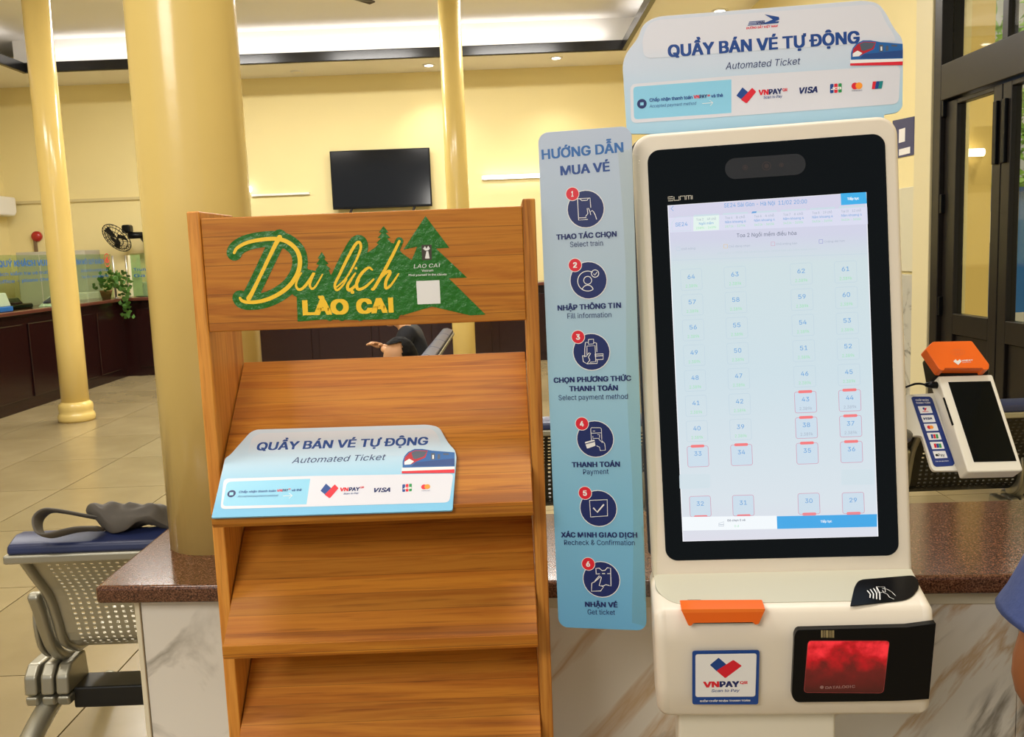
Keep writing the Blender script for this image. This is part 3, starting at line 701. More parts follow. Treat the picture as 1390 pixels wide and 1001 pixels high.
# right wall posters
FR = Matrix(((0, 1, 0, XR), (-1, 0, 0, 0), (0, 0, 1, 0), (0, 0, 0, 1)))     # x runs towards the viewer, y into wall
def fr_pt(px, py):
    P = atX(px, py, XR-.004); return (-P.y, P.z)
q = thing('navy_notice', 'navy blue payment notice with white panel on the right wall', 'poster', (XR-.01, 6.5, 2.0))
a, b, c, d = fr_pt(1212, 164), fr_pt(1241, 158), fr_pt(1241, 210), fr_pt(1212, 216)
MB(FR).prism([a, b, c, d], -.006, 0).build('board', M_navy, q)
mb = MB(FR); x = fr_pt(1221, 176); z = fr_pt(1229, 192); mb.box(x[0], z[0], -.008, -.0065, z[1], x[1]); x = fr_pt(1221, 205); z = fr_pt(1236, 210); mb.box(x[0], z[0], -.008, -.0065, z[1]+.01, x[1]+.01)
mb.build('white_panels', M_white, q)
q = thing('red_white_sign', 'small red and white safety sign beside the pale pilaster', 'sign', (XR-.01, 6.4, 1.9))
a, b, c, d = fr_pt(1250, 206), fr_pt(1267, 204), fr_pt(1266, 228), fr_pt(1250, 231)
MB(FR).prism([a, b, c, d], -.006, 0).build('board', mat('dull_red', (170, 70, 60), .5), q)
mb = MB(FR); cc_ = fr_pt(1255, 217); mb.disc(cc_[0], cc_[1], .035, -.008, -.0065); x = fr_pt(1252, 206); z = fr_pt(1266, 213); mb.box(x[0], z[0], -.008, -.0065, z[1], x[1]); mb.build('emblem', M_white, q)

# ============================================================ WAITING BENCHES
def perforated(mb, prof, x0, x1, nx, ns, marg=.03):
    # lattice over a profile curve (list of Vector(y,z)); every cell has a square hole
    P = smooth_path(prof, 10); L = [0]
    for a, b in zip(P, P[1:]): L.append(L[-1]+(b-a).length)
    def at(s):
        s = max(0, min(L[-1]-1e-6, s))
        for i in range(len(L)-1):
            if L[i+1] >= s:
                t = (s-L[i])/(L[i+1]-L[i]); return P[i]*(1-t)+P[i+1]*t
    T = L[-1]; dx = (x1-x0-2*marg)/nx; ds = (T-2*marg)/ns
    def pt(x, s): q = at(s); return (x, q.x, q.y)
    for i in range(nx):
        for j in range(ns):
            X = x0+marg+i*dx; S = marg+j*ds; h = .28
            o = [pt(X, S), pt(X+dx, S), pt(X+dx, S+ds), pt(X, S+ds)]
            n = [pt(X+dx*h, S+ds*h), pt(X+dx*(1-h), S+ds*h), pt(X+dx*(1-h), S+ds*(1-h)), pt(X+dx*h, S+ds*(1-h))]
            mb.add(o+n, [(0, 1, 5, 4), (1, 2, 6, 5), (2, 3, 7, 6), (3, 0, 4, 7)])
    K = 14
    for k in range(K):     # rims
        s0, s1 = T*k/K, T*(k+1)/K
        for (a, b) in ((x0, x0+marg), (x1-marg, x1)): mb.add([pt(a, s0), pt(b, s0), pt(b, s1), pt(a, s1)], [(0, 1, 2, 3)])
    mb.add([pt(x0+marg, 0), pt(x1-marg, 0), pt(x1-marg, marg), pt(x0+marg, marg)], [(0, 1, 2, 3)])
    mb.add([pt(x0+marg, T-marg), pt(x1-marg, T-marg), pt(x1-marg, T), pt(x0+marg, T)], [(0, 1, 2, 3)])
BACK = [Vector(p) for p in ((0, .775), (.07, .68), (.13, .60), (.16, .52), (.185, .44), (.24, .395))]      # y, z
SEAT = [Vector(p) for p in ((.24, .395), (.34, .385), (.48, .40), (.60, .425), (.66, .42))]
def bench(label, n, perf, metal, group, holes=(20, 22), detail=True):
    root = thing('waiting_bench', label, 'bench', (0, 0, 0), group)
    w = .52
    for k in range(n):
        x = k*w
        b = MB(); perforated(b, BACK, x+.01, x+w-.01, holes[0], holes[1]); bo = b.build('backrest', perf, root, solid=.003)
        s = MB(); perforated(s, SEAT, x+.01, x+w-.01, holes[0], holes[1]); s.build('seat', perf, root, solid=.003)
        MB().prismx([(-.05, .775), (-.045, .80), (.0, .818), (.04, .815), (.05, .80), (.02, .782)], x-.005, x+w-.015).build('head_pad', M_navypad, root, bevel=.012)
        MB().prismx([(-.055, .752), (-.055, .776), (.03, .781), (.03, .757)], x-.012, x+w-.006).build('top_rail', metal, root, bevel=.006)
    def side(x):
        out = [Vector((x, p.x-.006, p.y)) for p in smooth_path(BACK, 4)]+[Vector((x, p.x, p.y-.012)) for p in smooth_path(SEAT, 4)[1:]]
        return out
    for x in [k*w for k in range(n+1)]:
        MB().tube(side(x), .013, 10).build('side_frame', metal, root, smooth=True)
        a1 = [(.115, .615), (.098, .60), (.118, .55), (.135, .49), (.160, .42), (.205, .365), (.27, .335), (.33, .34), (.33, .365), (.25, .372), (.205, .41), (.185, .46), (.170, .53), (.150, .60)]
        MB().prismx(round_poly(a1, .03, 3), x-.048, x-.016).build('bracket', metal, root, bevel=.011, angle=50)
        a2 = [(.155, .57), (.140, .50), (.155, .42), (.20, .375), (.26, .36), (.28, .42), (.22, .50), (.19, .57)]
        MB().prismx(round_poly(a2, .03, 3), x-.062, x-.049).build('bracket_cover', metal, root, bevel=.005, angle=50)
    MB().box(.0, n*w-.02, .20, .30, .215, .280).build('beam', mat('black_beam', (20, 20, 20), .35), root, bevel=.006)
    for x in (.0, n*w-.0):
        for q in (-.118, -.072, -.03):
            MB().prismx([(.165, .275), (.17, .33), (.20, .36), (.29, .36), (.30, .275)], x+q, x+q+.036).build('clamp', metal, root, bevel=.008)
            MB().prismx([(.17, .240), (.165, .270), (.30, .270), (.29, .24)], x+q, x+q+.036).build('clamp', metal, root, bevel=.008)
        l = MB(); l.tube(smooth_path([Vector((x-.07, .24, .24)), Vector((x-.075, .10, .18)), Vector((x-.08, -.08, .06)), Vector((x-.08, -.2, .03))], 5), [.03]*8+[.024]*8, 12)
        l.tube(smooth_path([Vector((x-.07, .24, .24)), Vector((x-.09, .42, .17)), Vector((x-.13, .66, .07)), Vector((x-.14, .74, .05))], 5), .024, 12)
        lo = l.build('leg', metal, root, smooth=True)
        for (fx, y) in ((-.08, -.2), (-.14, .74)):
            MB().lathe([(.032, 0), (.038, .008), (.034, .018), (.014, .024), (.014, .05)], (x+fx, y, 0), 18).build('foot', metal, lo, smooth=True)
    return root
bA = bench('perforated steel waiting bench at left with grey bag on its navy pad', 2, M_perf, M_cast, 'perforated waiting benches')
bA.location = (-1.30, 2.318, 0); bA.scale = (1.03, 1, .965)
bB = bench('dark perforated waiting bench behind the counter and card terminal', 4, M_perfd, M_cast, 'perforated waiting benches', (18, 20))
bB.location = (.06, 3.55, 0)
bC = bench('grey waiting bench in the distance that two people sit on', 6, M_perf, M_cast, 'perforated waiting benches', (6, 6))
bC.rotation_euler = (0, 0, PI/2); bC.location = (-.55, 4.95, 0)

# bag on the left bench
bag = thing('grey_bag', 'crumpled dark grey bag lying on the navy pad of left bench', 'bag', (-1.0, 2.35, .79))
mb = MB(); mb.sphere((-.955, 2.26, .845), .12, 1.05, .42, .34, 40, 24)
for i, v in enumerate(mb.v):
    n = noise.fractal(v*14, 1, 2, 4)*.022+abs(noise.noise(v*26))*.012
    d = (v-Vector((-.955, 2.26, .835))); t = max(0, -(d.x)/.12)
    mb.v[i] = Vector((v.x, v.y, max(.822, v.z+n*1.5+(.012*math.sin(d.x*38)) - max(0, d.x)*.25+.012*t)))
mb.v = [v+Vector((-.045, .085, -.036)) for v in mb.v]
mb.build('body', mat('grey_canvas', (82, 76, 68), .7, var=.15, vscale=30), bag, smooth=True, sub=1)
mb = MB(); path = smooth_path([Vector(p) for p in ((-1.0, 2.25, .835), (-1.06, 2.24, .85), (-1.12, 2.22, .872), (-1.155, 2.21, .878), (-1.175, 2.20, .86), (-1.165, 2.18, .835), (-1.14, 2.175, .823), (-1.08, 2.20, .829), (-1.02, 2.21, .826))], 8)
vs = []
for i, p in enumerate(path):
    wd = .026-.008*abs(i/len(path)-.4); vs += [p+Vector((-.004, -wd, .026)), p+Vector((.004, wd*.7, .002))]
mb.add(vs, [(2*i, 2*i+1, 2*i+3, 2*i+2) for i in range(len(path)-1)])
mb.v = [v+Vector((-.045, .085, -.036)) for v in mb.v]
mb.build('strap', mat('grey_canvas_strap', (92, 86, 76), .7), bag, smooth=True, solid=.010, sub=1)

# ============================================================ WOODEN DISPLAY RACK
rk = thing('display_rack', 'tall teak wood leaflet rack with sloping shelves and green sign', 'display rack', (-.226, 1.52, 0))
XA, XB, YR, YB = -.496, .046, 1.45, 1.63
MB().box(XA, XA+.020, YR, YB, 0, 1.549).build('side_panel', M_wz, rk, bevel=.0025)
MB().box(XB-.020, XB, YR, YB, 0, 1.549).build('side_panel', M_wz, rk, bevel=.0025)
hd = MB().box(XA+.0205, XB-.0205, YR+.002, YR+.020, 1.36, 1.538).build('header_board', M_wx, rk, bevel=.002)
zt = 1.292
for k in range(6):
    z1 = zt-.2155*k; z0 = z1-.2155+.003
    xa_, xb_ = XA+.0215, XB-.0215
    # sloping board: from the back top down to the lip in front of the posts
    nrm = Vector((0, -.69, .724))
    a = Vector((0, 1.622, z1)); b = Vector((0, 1.392, z0))
    if z0 < 0: break
    mb = MB(); m_ = .018
    pts = [(a.y, a.z), (b.y, b.z), (b.y+.006, b.z-.020), (a.y+.003, a.z-.022)]
    mb.prismx(pts, xa_, xb_)
    bo = mb.build('sloping_shelf', M_wx, rk, bevel=.0015)
    MB().prismx([(b.y+.002, b.z-.0205), (b.y-.004, b.z-.014), (b.y-.004, b.z+.004), (b.y, b.z+.004), (b.y+.0065, b.z-.002)], xa_, xb_).build('front_lip', M_wx, bo, bevel=.001)
MB().box(XA+.0215, XB-.0215, YB-.014, YB-.002, .02, .18).build('bottom_rail', M_wx, rk, bevel=.002)

# green sticker on the header board
HF = frame((-.2245, 1.452, 1.45)); P = Panel(HF, rk, .0004)
def c6(x, y): return (280+x/3.159, 270+y/3.159)
D1 = [(120, 232), (132, 212), (170, 190), (230, 176), (300, 172), (350, 186), (388, 220), (402, 265), (392, 320), (355, 375), (300, 415), (240, 438), (185, 444), (155, 438), (145, 426)]
D2 = [(315, 165), (295, 200), (262, 268), (225, 345), (198, 400), (182, 428)]
UU = [(408, 318), (392, 345), (385, 372), (398, 390), (420, 378), (448, 342), (462, 318), (450, 345), (444, 372), (456, 386), (474, 368), (498, 325)]
LL = [(560, 378), (600, 340), (640, 270), (662, 215), (658, 188), (640, 196), (606, 255), (572, 325), (552, 368), (560, 392), (585, 372), (602, 345)]
II = [(640, 318), (622, 345), (606, 375), (614, 392), (640, 372), (655, 350)]
CC = [(712, 305), (695, 296), (665, 322), (645, 362), (652, 388), (682, 378), (718, 345)]
HH = [(828, 182), (800, 240), (760, 315), (722, 380), (712, 388)]
H2 = [(722, 378), (748, 340), (778, 312), (788, 318), (772, 350), (770, 382), (790, 372), (825, 322)]
gr = P.mb('green_backing', M_green)
def green(pts, w):
    y = P.y(); q = [tuple(P.px(c6(*p))) for p in smooth_path([Vector(p) for p in pts], 5)]
    gr.ribbon(q, w/3.159*.00116, y)
    for e in (q[0], q[-1]): gr.disc(e[0], e[1], w/3.159*.00116/2, y+.00001, y+.00002, 20)
for pts, w in ((D1, 66), (D2, 66), (UU, 66), (LL, 62), (II, 70), (CC, 74), (HH, 34), (H2, 76)): green(pts, w)
for pts in ([(360, 350), (500, 320), (560, 330), (700, 225), (745, 195), (800, 190), (842, 235), (880, 262), (920, 210), (905, 400), (968, 462), (830, 500), (822, 516), (640, 520), (500, 518), (392, 527), (388, 420)],
            [(845, 218), (940, 74), (1042, 210), (985, 213), (1118, 338), (1040, 341), (1198, 497), (1130, 500), (968, 462), (840, 500), (830, 420), (880, 265), (905, 205)],
            [(700, 232), (738, 195), (730, 190), (748, 170), (735, 168), (752, 146), (740, 144), (760, 117), (781, 144), (770, 147), (790, 168), (776, 170), (795, 192), (780, 200), (800, 232)],
            [(470, 305), (484, 283), (472, 281), (486, 258), (478, 256), (495, 228), (512, 254), (504, 257), (525, 279), (512, 282), (534, 302), (515, 308), (540, 330), (470, 330)]):
    P.poly('green_backing', M_green, [c6(*p) for p in pts])
for k in range(3):
    P.circ('green_backing', M_green, c6(500+80*k+30*(k == 0), 505), 6)
def stroke(pts, w0, w1):
    q = [tuple(P.px(c6(*p))) for p in smooth_path([Vector(p) for p in pts], 7)]; n = len(q)
    ws = [(w0+(w1-w0)*abs(math.sin(PI*i/n*1.0)))*.00046 for i in range(n)]
    y = P.y(); P.mb('script_lettering', M_gold).ribbon(q, ws, y)
    for e, ww in ((q[0], ws[0]), (q[-1], ws[-1])): P.mb('script_lettering', M_gold).disc(e[0], e[1], ww/2, y+.00001, y+.000015, 12)
for pts, a, b in ((D1, 9, 15), (D2, 17, 12), (UU, 5, 10), (LL, 5, 10), (II, 5, 11), (CC, 6, 11), (HH, 9, 11), (H2, 5, 11)): stroke(pts, a*1.0, b*1.0)
P.circ('script_lettering', M_gold, c6(627, 400), 2.6); P.circ('script_lettering', M_gold, c6(642, 298), 1.8)
P.t('place_lettering', M_gold, 'LÀO', c6(414, 500), c6(612, 495), 20.5, .05)
P.t('place_lettering', M_gold, 'CAI', c6(645, 494), c6(804, 488), 20.5, .05)
P.poly('emblem', mat('emblem_dark', (60, 50, 40), .5), [c6(923, 198), c6(966, 197), c6(967, 262), c6(925, 264)])
P.poly('emblem_white', M_white, [c6(938, 256), c6(944, 225), c6(952, 225), c6(958, 256)])
P.poly('emblem_white', M_white, [c6(930, 215), c6(938, 203), c6(944, 214), c6(952, 202), c6(960, 214), c6(950, 222), c6(940, 222)])
P.t('white_lettering', M_white, 'LAO CAI', c6(890, 298), c6(1003, 293), 5, .0, .15)
P.t('white_lettering', M_white, 'Vietnam', c6(924, 313), c6(974, 311), 2.8, .01)
P.t('white_lettering', M_white, 'Find yourself in the clouds', c6(868, 332), c6(1031, 328), 2.8, .01)
P.poly('blank_label', M_white, [c6(900, 353), c6(1000, 349), c6(1005, 449), c6(906, 453)], .001)
P.done(hd)

# ============================================================ SIGN PRINT SHARED BY BOTH TICKET SIGNS
def vnpay(P, cx, cy, s, slope=-.09):
    def L(x, y): return (cx+x*s, cy+y*s+slope*x*s)
    P.poly('logo_blue', M_midblue, [L(-27, 0), L(-12, -19), L(2, -6), L(4, 4), L(-10, 14)], .0008)
    P.poly('logo_red', M_red, [L(-16, 11), L(12, -16), L(22, -5), L(0, 20), L(-3, 21)], .0012)
def cards(P, jcb, mc, up=None, k=1.0):
    (x, y) = jcb; cs = (M_midblue, M_red, M_green2)
    for i in range(3):
        P.poly('card_logo_'+('blue', 'red', 'green')[i], cs[i], [(x-8*k+5.6*k*i, y-6*k-.08*i*5), (x-8*k+5.6*k*i+4.6*k, y-6.5*k-.4*i), (x-8*k+5.6*k*i+4.6*k, y+6*k-.4*i), (x-8*k+5.6*k*i, y+6.4*k-.4*i)], .0015)
    P.t('card_logo_white', M_white, 'JCB', (x-7*k, y+2*k), (x+7.4*k, y+1*k), 3.6*k, .05)
    P.circ('card_logo_red', M_red, (mc[0]-2.6*k, mc[1]), 4.7*k); P.circ('card_logo_orange', M_orangep, (mc[0]+2.8*k, mc[1]-.3), 4.7*k)
    P.t('card_logo_text', M_navy, 'mastercard', (mc[0]-6.8*k, mc[1]+7.3*k), (mc[0]+7*k, mc[1]+6.6*k), 1.7*k)
    if up:
        x, y = up
        P.poly('card_logo_red', M_red, [(x-6, y-5), (x-1.5, y-5.4), (x-3.5, y+5), (x-7.5, y+5)])
        P.poly('card_logo_blue', M_midblue, [(x-1.4, y-5.4), (x+3.2, y-5.6), (x+1, y+4.6), (x-3.3, y+5)])
        P.poly('card_logo_teal', mat('teal_print', (0, 124, 128), .4), [(x+3.3, y-5.6), (x+8, y-6), (x+6, y+4.4), (x+1.1, y+4.6)])
def train(P, f):
    m = mat('train_grey', (74, 84, 100), .4); wht = M_white
    P.poly('train_body', M_blue, [f(0, 60), f(8, 36), f(25, 16), f(55, 2), f(90, 2), f(135, 10), f(238, 18), f(238, 88), f(0, 92)])
    P.poly('train_nose', mat('train_red', (176, 24, 40), .4), [f(6, 72), f(10, 42), f(30, 20), f(58, 8), f(115, 10), f(104, 42), f(60, 62), f(40, 74)])
    P.poly('train_window', m, [f(40, 20), f(60, 10), f(112, 14), f(96, 38), f(58, 50), f(48, 46)])
    P.poly('train_stripe', wht, [f(8, 62), f(30, 48), f(52, 60), f(36, 74), f(8, 76)])
    P.poly('train_lower', mat('train_dark_blue', (26, 66, 128), .4), [f(60, 64), f(238, 46), f(238, 80), f(40, 84)])
    P.poly('train_window', m, [f(130, 22), f(148, 22), f(148, 52), f(130, 54)])
    P.poly('train_stripe', wht, [f(136, 30), f(143, 30), f(143, 48), f(136, 49)])
    P.poly('train_window', m, [f(160, 26), f(172, 26), f(172, 48), f(160, 50)])
    P.poly('train_window', m, [f(186, 22), f(212, 23), f(212, 30), f(186, 30)])
    P.poly('train_stripe', wht, [f(-4, 90), f(238, 84), f(238, 98), f(-4, 108)])
    P.poly('train_red_stripe', M_red, [f(-4, 106), f(238, 97), f(238, 114), f(-4, 116)])

# ============================================================ SELF-SERVICE KIOSK
KF = frame((.4055, 1.4215, 1.2693), 6.505, 4.38, -1.386)
kb = KF @ Vector((0, .03, 0))
ki = thing('ticket_kiosk', 'white self-service ticket kiosk with tall lit touch screen', 'kiosk', (kb.x, kb.y, 0))
shell = MB(KF).prism(rrect(-.200, .200, -.33, .379, [.030, .030, .01, .01], 8), -.0, .042).build('housing', M_kwhite, ki, bevel=.007, seg=4)
MB(KF).prism(rrect(-.204, .204, -.30, .384, [.032, .032, .01, .01], 8), .0425, .056).build('back_cover', M_black, ki, bevel=.004)
bz = MB(KF).prism(rrect(-.1775, .1800, -.2965, .3525, .019, 8), -.0018, .001).build('bezel', M_blackgl, ki, bevel=.0008)
# screen
def em(name, rgb, s=1.0): return mat('lit_'+name, rgb, .5, emit=s)
S_bg = None
def screen_mat():
    m, nt, b = nodes_of('lit_screen_background')
    tc = nt.nodes.new('ShaderNodeTexCoord'); sp = nt.nodes.new('ShaderNodeSeparateXYZ'); mr = nt.nodes.new('ShaderNodeMapRange')
    mr.inputs[1].default_value = 1.00; mr.inputs[2].default_value = 1.53
    nt.links.new(tc.outputs['Object'], sp.inputs[0]); nt.links.new(sp.outputs['Z'], mr.inputs[0])
    r = ramp(nt, [(0, (226, 226, 238)), (.12, (222, 232, 240)), (.5, (210, 228, 236)), (.82, (212, 228, 232)), (.9, (214, 216, 236)), (1, (218, 216, 238))])
    nt.links.new(mr.outputs[0], r.inputs[0]); b.inputs['Base Color'].default_value = (.02, .02, .02, 1)
    nt.links.new(r.outputs[0], b.inputs['Emission Color']); b.inputs['Emission Strength'].default_value = .93
    b.inputs['Roughness'].default_value = .2; b.inputs['Specular IOR Level'].default_value = .3
    return m
sc = MB(KF).box(-.1495, .1495, -.0022, -.0019, -.2655, .2655).build('screen', screen_mat(), ki)
MB(KF).ribbon([(-.1492, -.2652), (.1492, -.2652), (.1492, .2652), (-.1492, .2652)], .0012, -.00235, True).build('screen_border', em('white', (250, 250, 255)), sc)
P = Panel(KF, sc, .0024)
eBl, eGr, eGy, eDk = em('blue', (92, 156, 214)), em('green', (150, 222, 170)), em('grey', (160, 172, 190)), em('dark', (84, 96, 120))
eRed, eLn, eSeat, ePk = em('red', (240, 118, 122)), em('line', (184, 204, 218)), em('seat', (200, 218, 232)), em('pink_line', (206, 150, 172))
eCy, eLav, eW, eTab = em('cyan', (40, 170, 230)), em('lavender', (214, 216, 236)), em('white2', (240, 246, 250)), em('tab', (198, 216, 226))
P.t('title_text', eBl, 'SE24 Sài Gòn - Hà Nội  11/02 20:00', (983, 281.8), (1095.4, 276.2), 5.6, .004)
P.poly('corner_button', eCy, [(1141, 262.8), (1175.6, 260.9), (1176.6, 276.4), (1141.8, 278.7)])
P.t('button_text', eW, 'Tiếp tục', (1150, 271.8), (1166, 270.8), 3.4, .03)
P.line('arrow_icon', eBl, [(914, 280), (910.8, 283.4), (914.2, 286.4)], .0009)
P.poly('lavender_strip', eLav, [(908, 296), (1177, 281), (1178, 304.5), (909.5, 316)])
tabs = [('Toa 2', '49 chỗ', 'Ngồi mềm', '2389k - 2409k'), ('Toa 4', '8 chỗ', 'Nằm khoang 6', '2871k - 3279k'), ('Toa 6', '4 chỗ', 'Nằm khoang 4', '3431k - 3655k'),
        ('Toa 7', '6 chỗ', 'Nằm khoang 4', '3431k - 3655k'), ('Toa 8', '19 chỗ', 'Nằm khoang 4', '3431k - 3655k'), ('Toa 10', '12 chỗ', 'Nằm khoang 4', '3431k - 3655k')]
def c8(x, y): return (860+x/3.658, 150+y/3.658)
P.line('tab_outline', eTab, [c8(190, 600), c8(190, 560), c8(208, 532), c8(283, 524), c8(283, 598)], .0008, True)
P.t('title_text', eBl, 'SE24', c8(208, 577), c8(268, 573), 5.2, .004)
for i, (a, b, c, d) in enumerate(tabs):
    x = 297+144*i; sl = -.055
    def q(dx, dy): return c8(x+dx, 522-i*8.2+dy+sl*dx)
    if i == 0: P.poly('tab_active', em('tab_active', (222, 238, 232)), [q(0, 2), q(128, 2), q(128, 78), q(0, 78)])
    P.poly('tab_cap', eTab, [q(4, -3), q(126, -3), q(128, 5), q(0, 6)])
    if i == 2: P.poly('tab_mark', eBl, [q(0, 6), q(4, -3), q(26, -3), q(24, 5)])
    P.t('tab_grey_text', eGy, a, q(14, 27), q(50, 27), 3.2, .004); P.t('tab_grey_text', eGy, b, q(68, 27), q(112, 27), 3.2, .004)
    P.t('tab_blue_text', eBl, c, q(28 if i == 0 else 14, 48), q(100 if i == 0 else 116, 48), 3.2, .004)
    P.t('tab_green_text', eGr, d, q(14, 69), q(114, 69), 3.0, .0)
P.t('coach_text', eDk, 'Toa 2 Ngồi mềm điều hòa', (1000, 322.4), (1081, 319), 5.2, .0)
for (bx, by, m_, s_, x_, x2_) in ((222, 688, eLn, 'Chỗ trống', 238, 306), (457, 675, em('amber', (226, 190, 120)), 'Chỗ đang chọn', 472, 578), (692, 663, ePk, 'Chỗ không bán', 708, 812), (930, 651, em('indigo', (120, 128, 200)), 'Chặng dài hơn', 946, 1048)):
    P.line('legend_box', m_, [c8(bx-9, by-9), c8(bx+9, by-9), c8(bx+9, by+9), c8(bx-9, by+9)], .0007, True)
    P.t('legend_text', eGy, s_, c8(x_, by+6), c8(x2_, by+1), 2.6, 0)
P.t('legend_text', em('faint', (190, 206, 214)), 'ĐVT: 1k = 1.000đ. Giá vé đã bao gồm 1000đ tiền bảo hiểm hành khách', c8(416, 714), c8(910, 692), 2.4, 0)
P.line('divider', eLn, [c8(190, 745), c8(1160, 712)], .0004)
cols = [(938.2, 379.3, 947.2, 619.5, ['64', '57', '56', '49', '48', '41', '40', '33']), (997.4, 376, 1006.3, 617.5, ['63', '58', '55', '50', '47', '42', '39', '34']),
        (1087.2, 371.6, 1095.5, 615.3, ['62', '59', '54', '51', '46', '43', '38', '35']), (1147.4, 368.8, 1155.4, 613.3, ['61', '60', '53', '52', '45', '44', '37', '36'])]
red = {'43', '44', '38', '37', '33', '34', '35', '36', '32', '31', '30', '29'}
def seat(x, y, s, last=False):
    C = P.px((x, y-4.5)); r = s in red
    cx, cz = C.x, C.y-(.0125 if not last else .0125)+.006
    box = rrect(cx-.0163, cx+.0163, cz-.0155, cz+.0172, .003, 3); yy = P.y()
    if r: P.mb('seat_fill', eSeat).prism(box, yy, yy+.00002)
    P.mb('seat_outline' if not r else 'seat_red_outline', eLn if not r else ePk).ribbon(box, .0005 if not r else .0008, P.y(), True)
    tb_ = 'seat_number'
    text(P.mb(tb_, eBl), s, (cx-.0056, C.y-.0045+.0), (cx+.0056, C.y-.0045), .0068, P.y(), .004)
    if s in ('43', '44', '38', '37'): text(P.mb('price_grey', eGy), '2.389k', (cx-.0095, C.y-.0178), (cx+.0095, C.y-.0178), .0046, P.y())
    elif not r: text(P.mb('price_green', eGr), '2.389k', (cx-.0092, C.y-.0178), (cx+.0092, C.y-.0178), .0046, P.y())
    if r:
        zz = cz+.0172 if not last else cz-.0155
        yy = P.y(); P.mb('seat_bar', eRed).prism(rrect(cx-.0106, cx+.0106, zz-.0022, zz+.0022, .002, 3), yy, yy+.00002)
for x0_, y0_, x1_, y1_, names in cols:
    for i, s in enumerate(names):
        t = i/7; seat(x0_+(x1_-x0_)*t, y0_+(y1_-y0_)*t, s)
for x, y, s in ((950.3, 687.3, '32'), (1008.6, 686, '31'), (1097.6, 683.5, '30'), (1157.7, 682.5, '29')): seat(x, y, s, True)
def c9(x, y): return (880+x/4.088, 540+y/4.088)
P.poly('footer_bar', eW, [c9(190, 662), c9(712, 655), c9(714, 728), c9(192, 738)])
P.poly('continue_button', em('button_blue', (54, 164, 228)), [c9(712, 658), c9(1268, 646), c9(1268, 716), c9(715, 728)])
P.t('button_text', eW, 'Tiếp tục', c9(955, 694), c9(1018, 691), 3.4, .02)
P.t('coach_text', eDk, 'Đã chọn 0 vé', c9(438, 687), c9(538, 684), 3.0, .01); P.t('tab_green_text', eGr, '0 đ', c9(478, 718), c9(503, 717), 3.0)
P.line('cart_icon', eGy, [c9(390, 698), c9(418, 688), c9(418, 712), c9(390, 712)], .0006, True)
P.line('cart_icon', eGy, [c9(392, 705), c9(418, 703)], .0008)
for pts in ([c9(172, 425), c9(342, 422), c9(344, 500), c9(174, 508)], [c9(1068, 398), c9(1250, 396), c9(1252, 482), c9(1070, 484)]):
    P.poly('faint_block', em('faint_block', (206, 221, 229)), pts, .003)
P.done(sc)
# camera bar and maker's lettering
cb_ = MB(KF).prism(rrect(-.0595, .0615, .299, .331, .0155, 8), -.0024, -.0017).build('camera_bar', mat('smoked_glass', (38, 38, 40), .12), ki)
mb = MB(KF)
for (cx, r) in ((-.0292, .0035), (.003, .0062), (.0255, .0028)): mb.ring(cx, .3155, r, .0012, -.0027); mb.disc(cx, .3155, r*.6, -.0028, -.0026, 20)
mb.build('camera_lens', mat('lens_dark', (60, 50, 48), .1), cb_)
mb = MB(KF)
def brand(x, kind):
    z0, z1 = .2725, .2785; w = .0075; t = .0011; y = -.0021
    if kind == 's': mb.ribbon([(x+w, z1), (x, z1), (x, (z0+z1)/2), (x+w, (z0+z1)/2), (x+w, z0), (x, z0)], t, y)
    if kind == 'u': mb.ribbon([(x, z1), (x, z0), (x+w, z0), (x+w, z1)], t, y)
    if kind == 'n': mb.ribbon([(x, z0), (x, z1), (x+w, z1), (x+w, z0)], t, y)
    if kind == 'm': mb.ribbon([(x, z0), (x, z1), (x+w, z1), (x+w, z0)], t, y); mb.ribbon([(x+w/2, z1), (x+w/2, z0)], t, y)
    if kind == 'i': mb.ribbon([(x, z0), (x, z1)], t, y)
for i, k in enumerate('sunmi'): brand(-.1485+i*.0093, k)
mb.build('maker_lettering', mat('silver_print', (196, 190, 176), .4), ki)
# lower box, profile drawn in (y away, z) and extruded across
prof = [(.060, -.318), (.0, -.3185), (-.082, -.3465), (-.090, -.356), (-.088, -.40), (-.072, -.475), (-.060, -.519), (-.046, -.528), (.060, -.528)]
MB(KF).prismx(prof, -.2035, .2035).build('printer_box', M_kwhite, ki, bevel=.020, seg=6, angle=60)
# grey sloping panel: frame on the slope
a = Vector((0, .0, -.3183)); b = Vector((0, -.082, -.3463)); d = (b-a).normalized()
LF = KF @ Matrix(((1, 0, 0, 0), (0, d.z, -d.y, 0), (0, -d.y, -d.z, -.3183), (0, 0, 0, 1)))
# local: x right, z up-slope (towards the screen), y into the body
LF = KF @ Matrix(((1, 0, 0, 0), (0, -d.z*-1*-1, -d.y, 0), (0, -d.y*-1*-1*-1, -d.z, -.3183), (0, 0, 0, 1)))
ux = Vector((1, 0, 0)); uz = -d; uy = uz.cross(ux)
if uy.z > 0: uy = -uy
LF = KF @ Matrix(((ux.x, uy.x, uz.x, 0), (ux.y, uy.y, uz.y, 0), (ux.z, uy.z, uz.z, -.3183), (0, 0, 0, 1)))
pan = MB(LF).prism(round_poly([(-.197, -.0015), (-.197, -.045), (-.172, -.080), (.172, -.080), (.197, -.045), (.197, -.0015)], [.001, .02, .03, .03, .02, .001]), -.0012, .004).build('sloping_panel', M_kgrey, ki, bevel=.0006)
P = Panel(LF, ki, .0016)
def c10(x, y): return (860+x/3.31, 740+y/3.31)
nf = MB(LF).prism(round_poly([P.px(c10(973, 276)), P.px(c10(992, 190)), P.px(c10(1012, 158)), (.1965, -.020), (.1965, -.048), (.172, -.081)], [.001, .02, .02, .008, .02, .025]), -.0024, -.001).build('card_reader', M_black, ki, bevel=.0006)
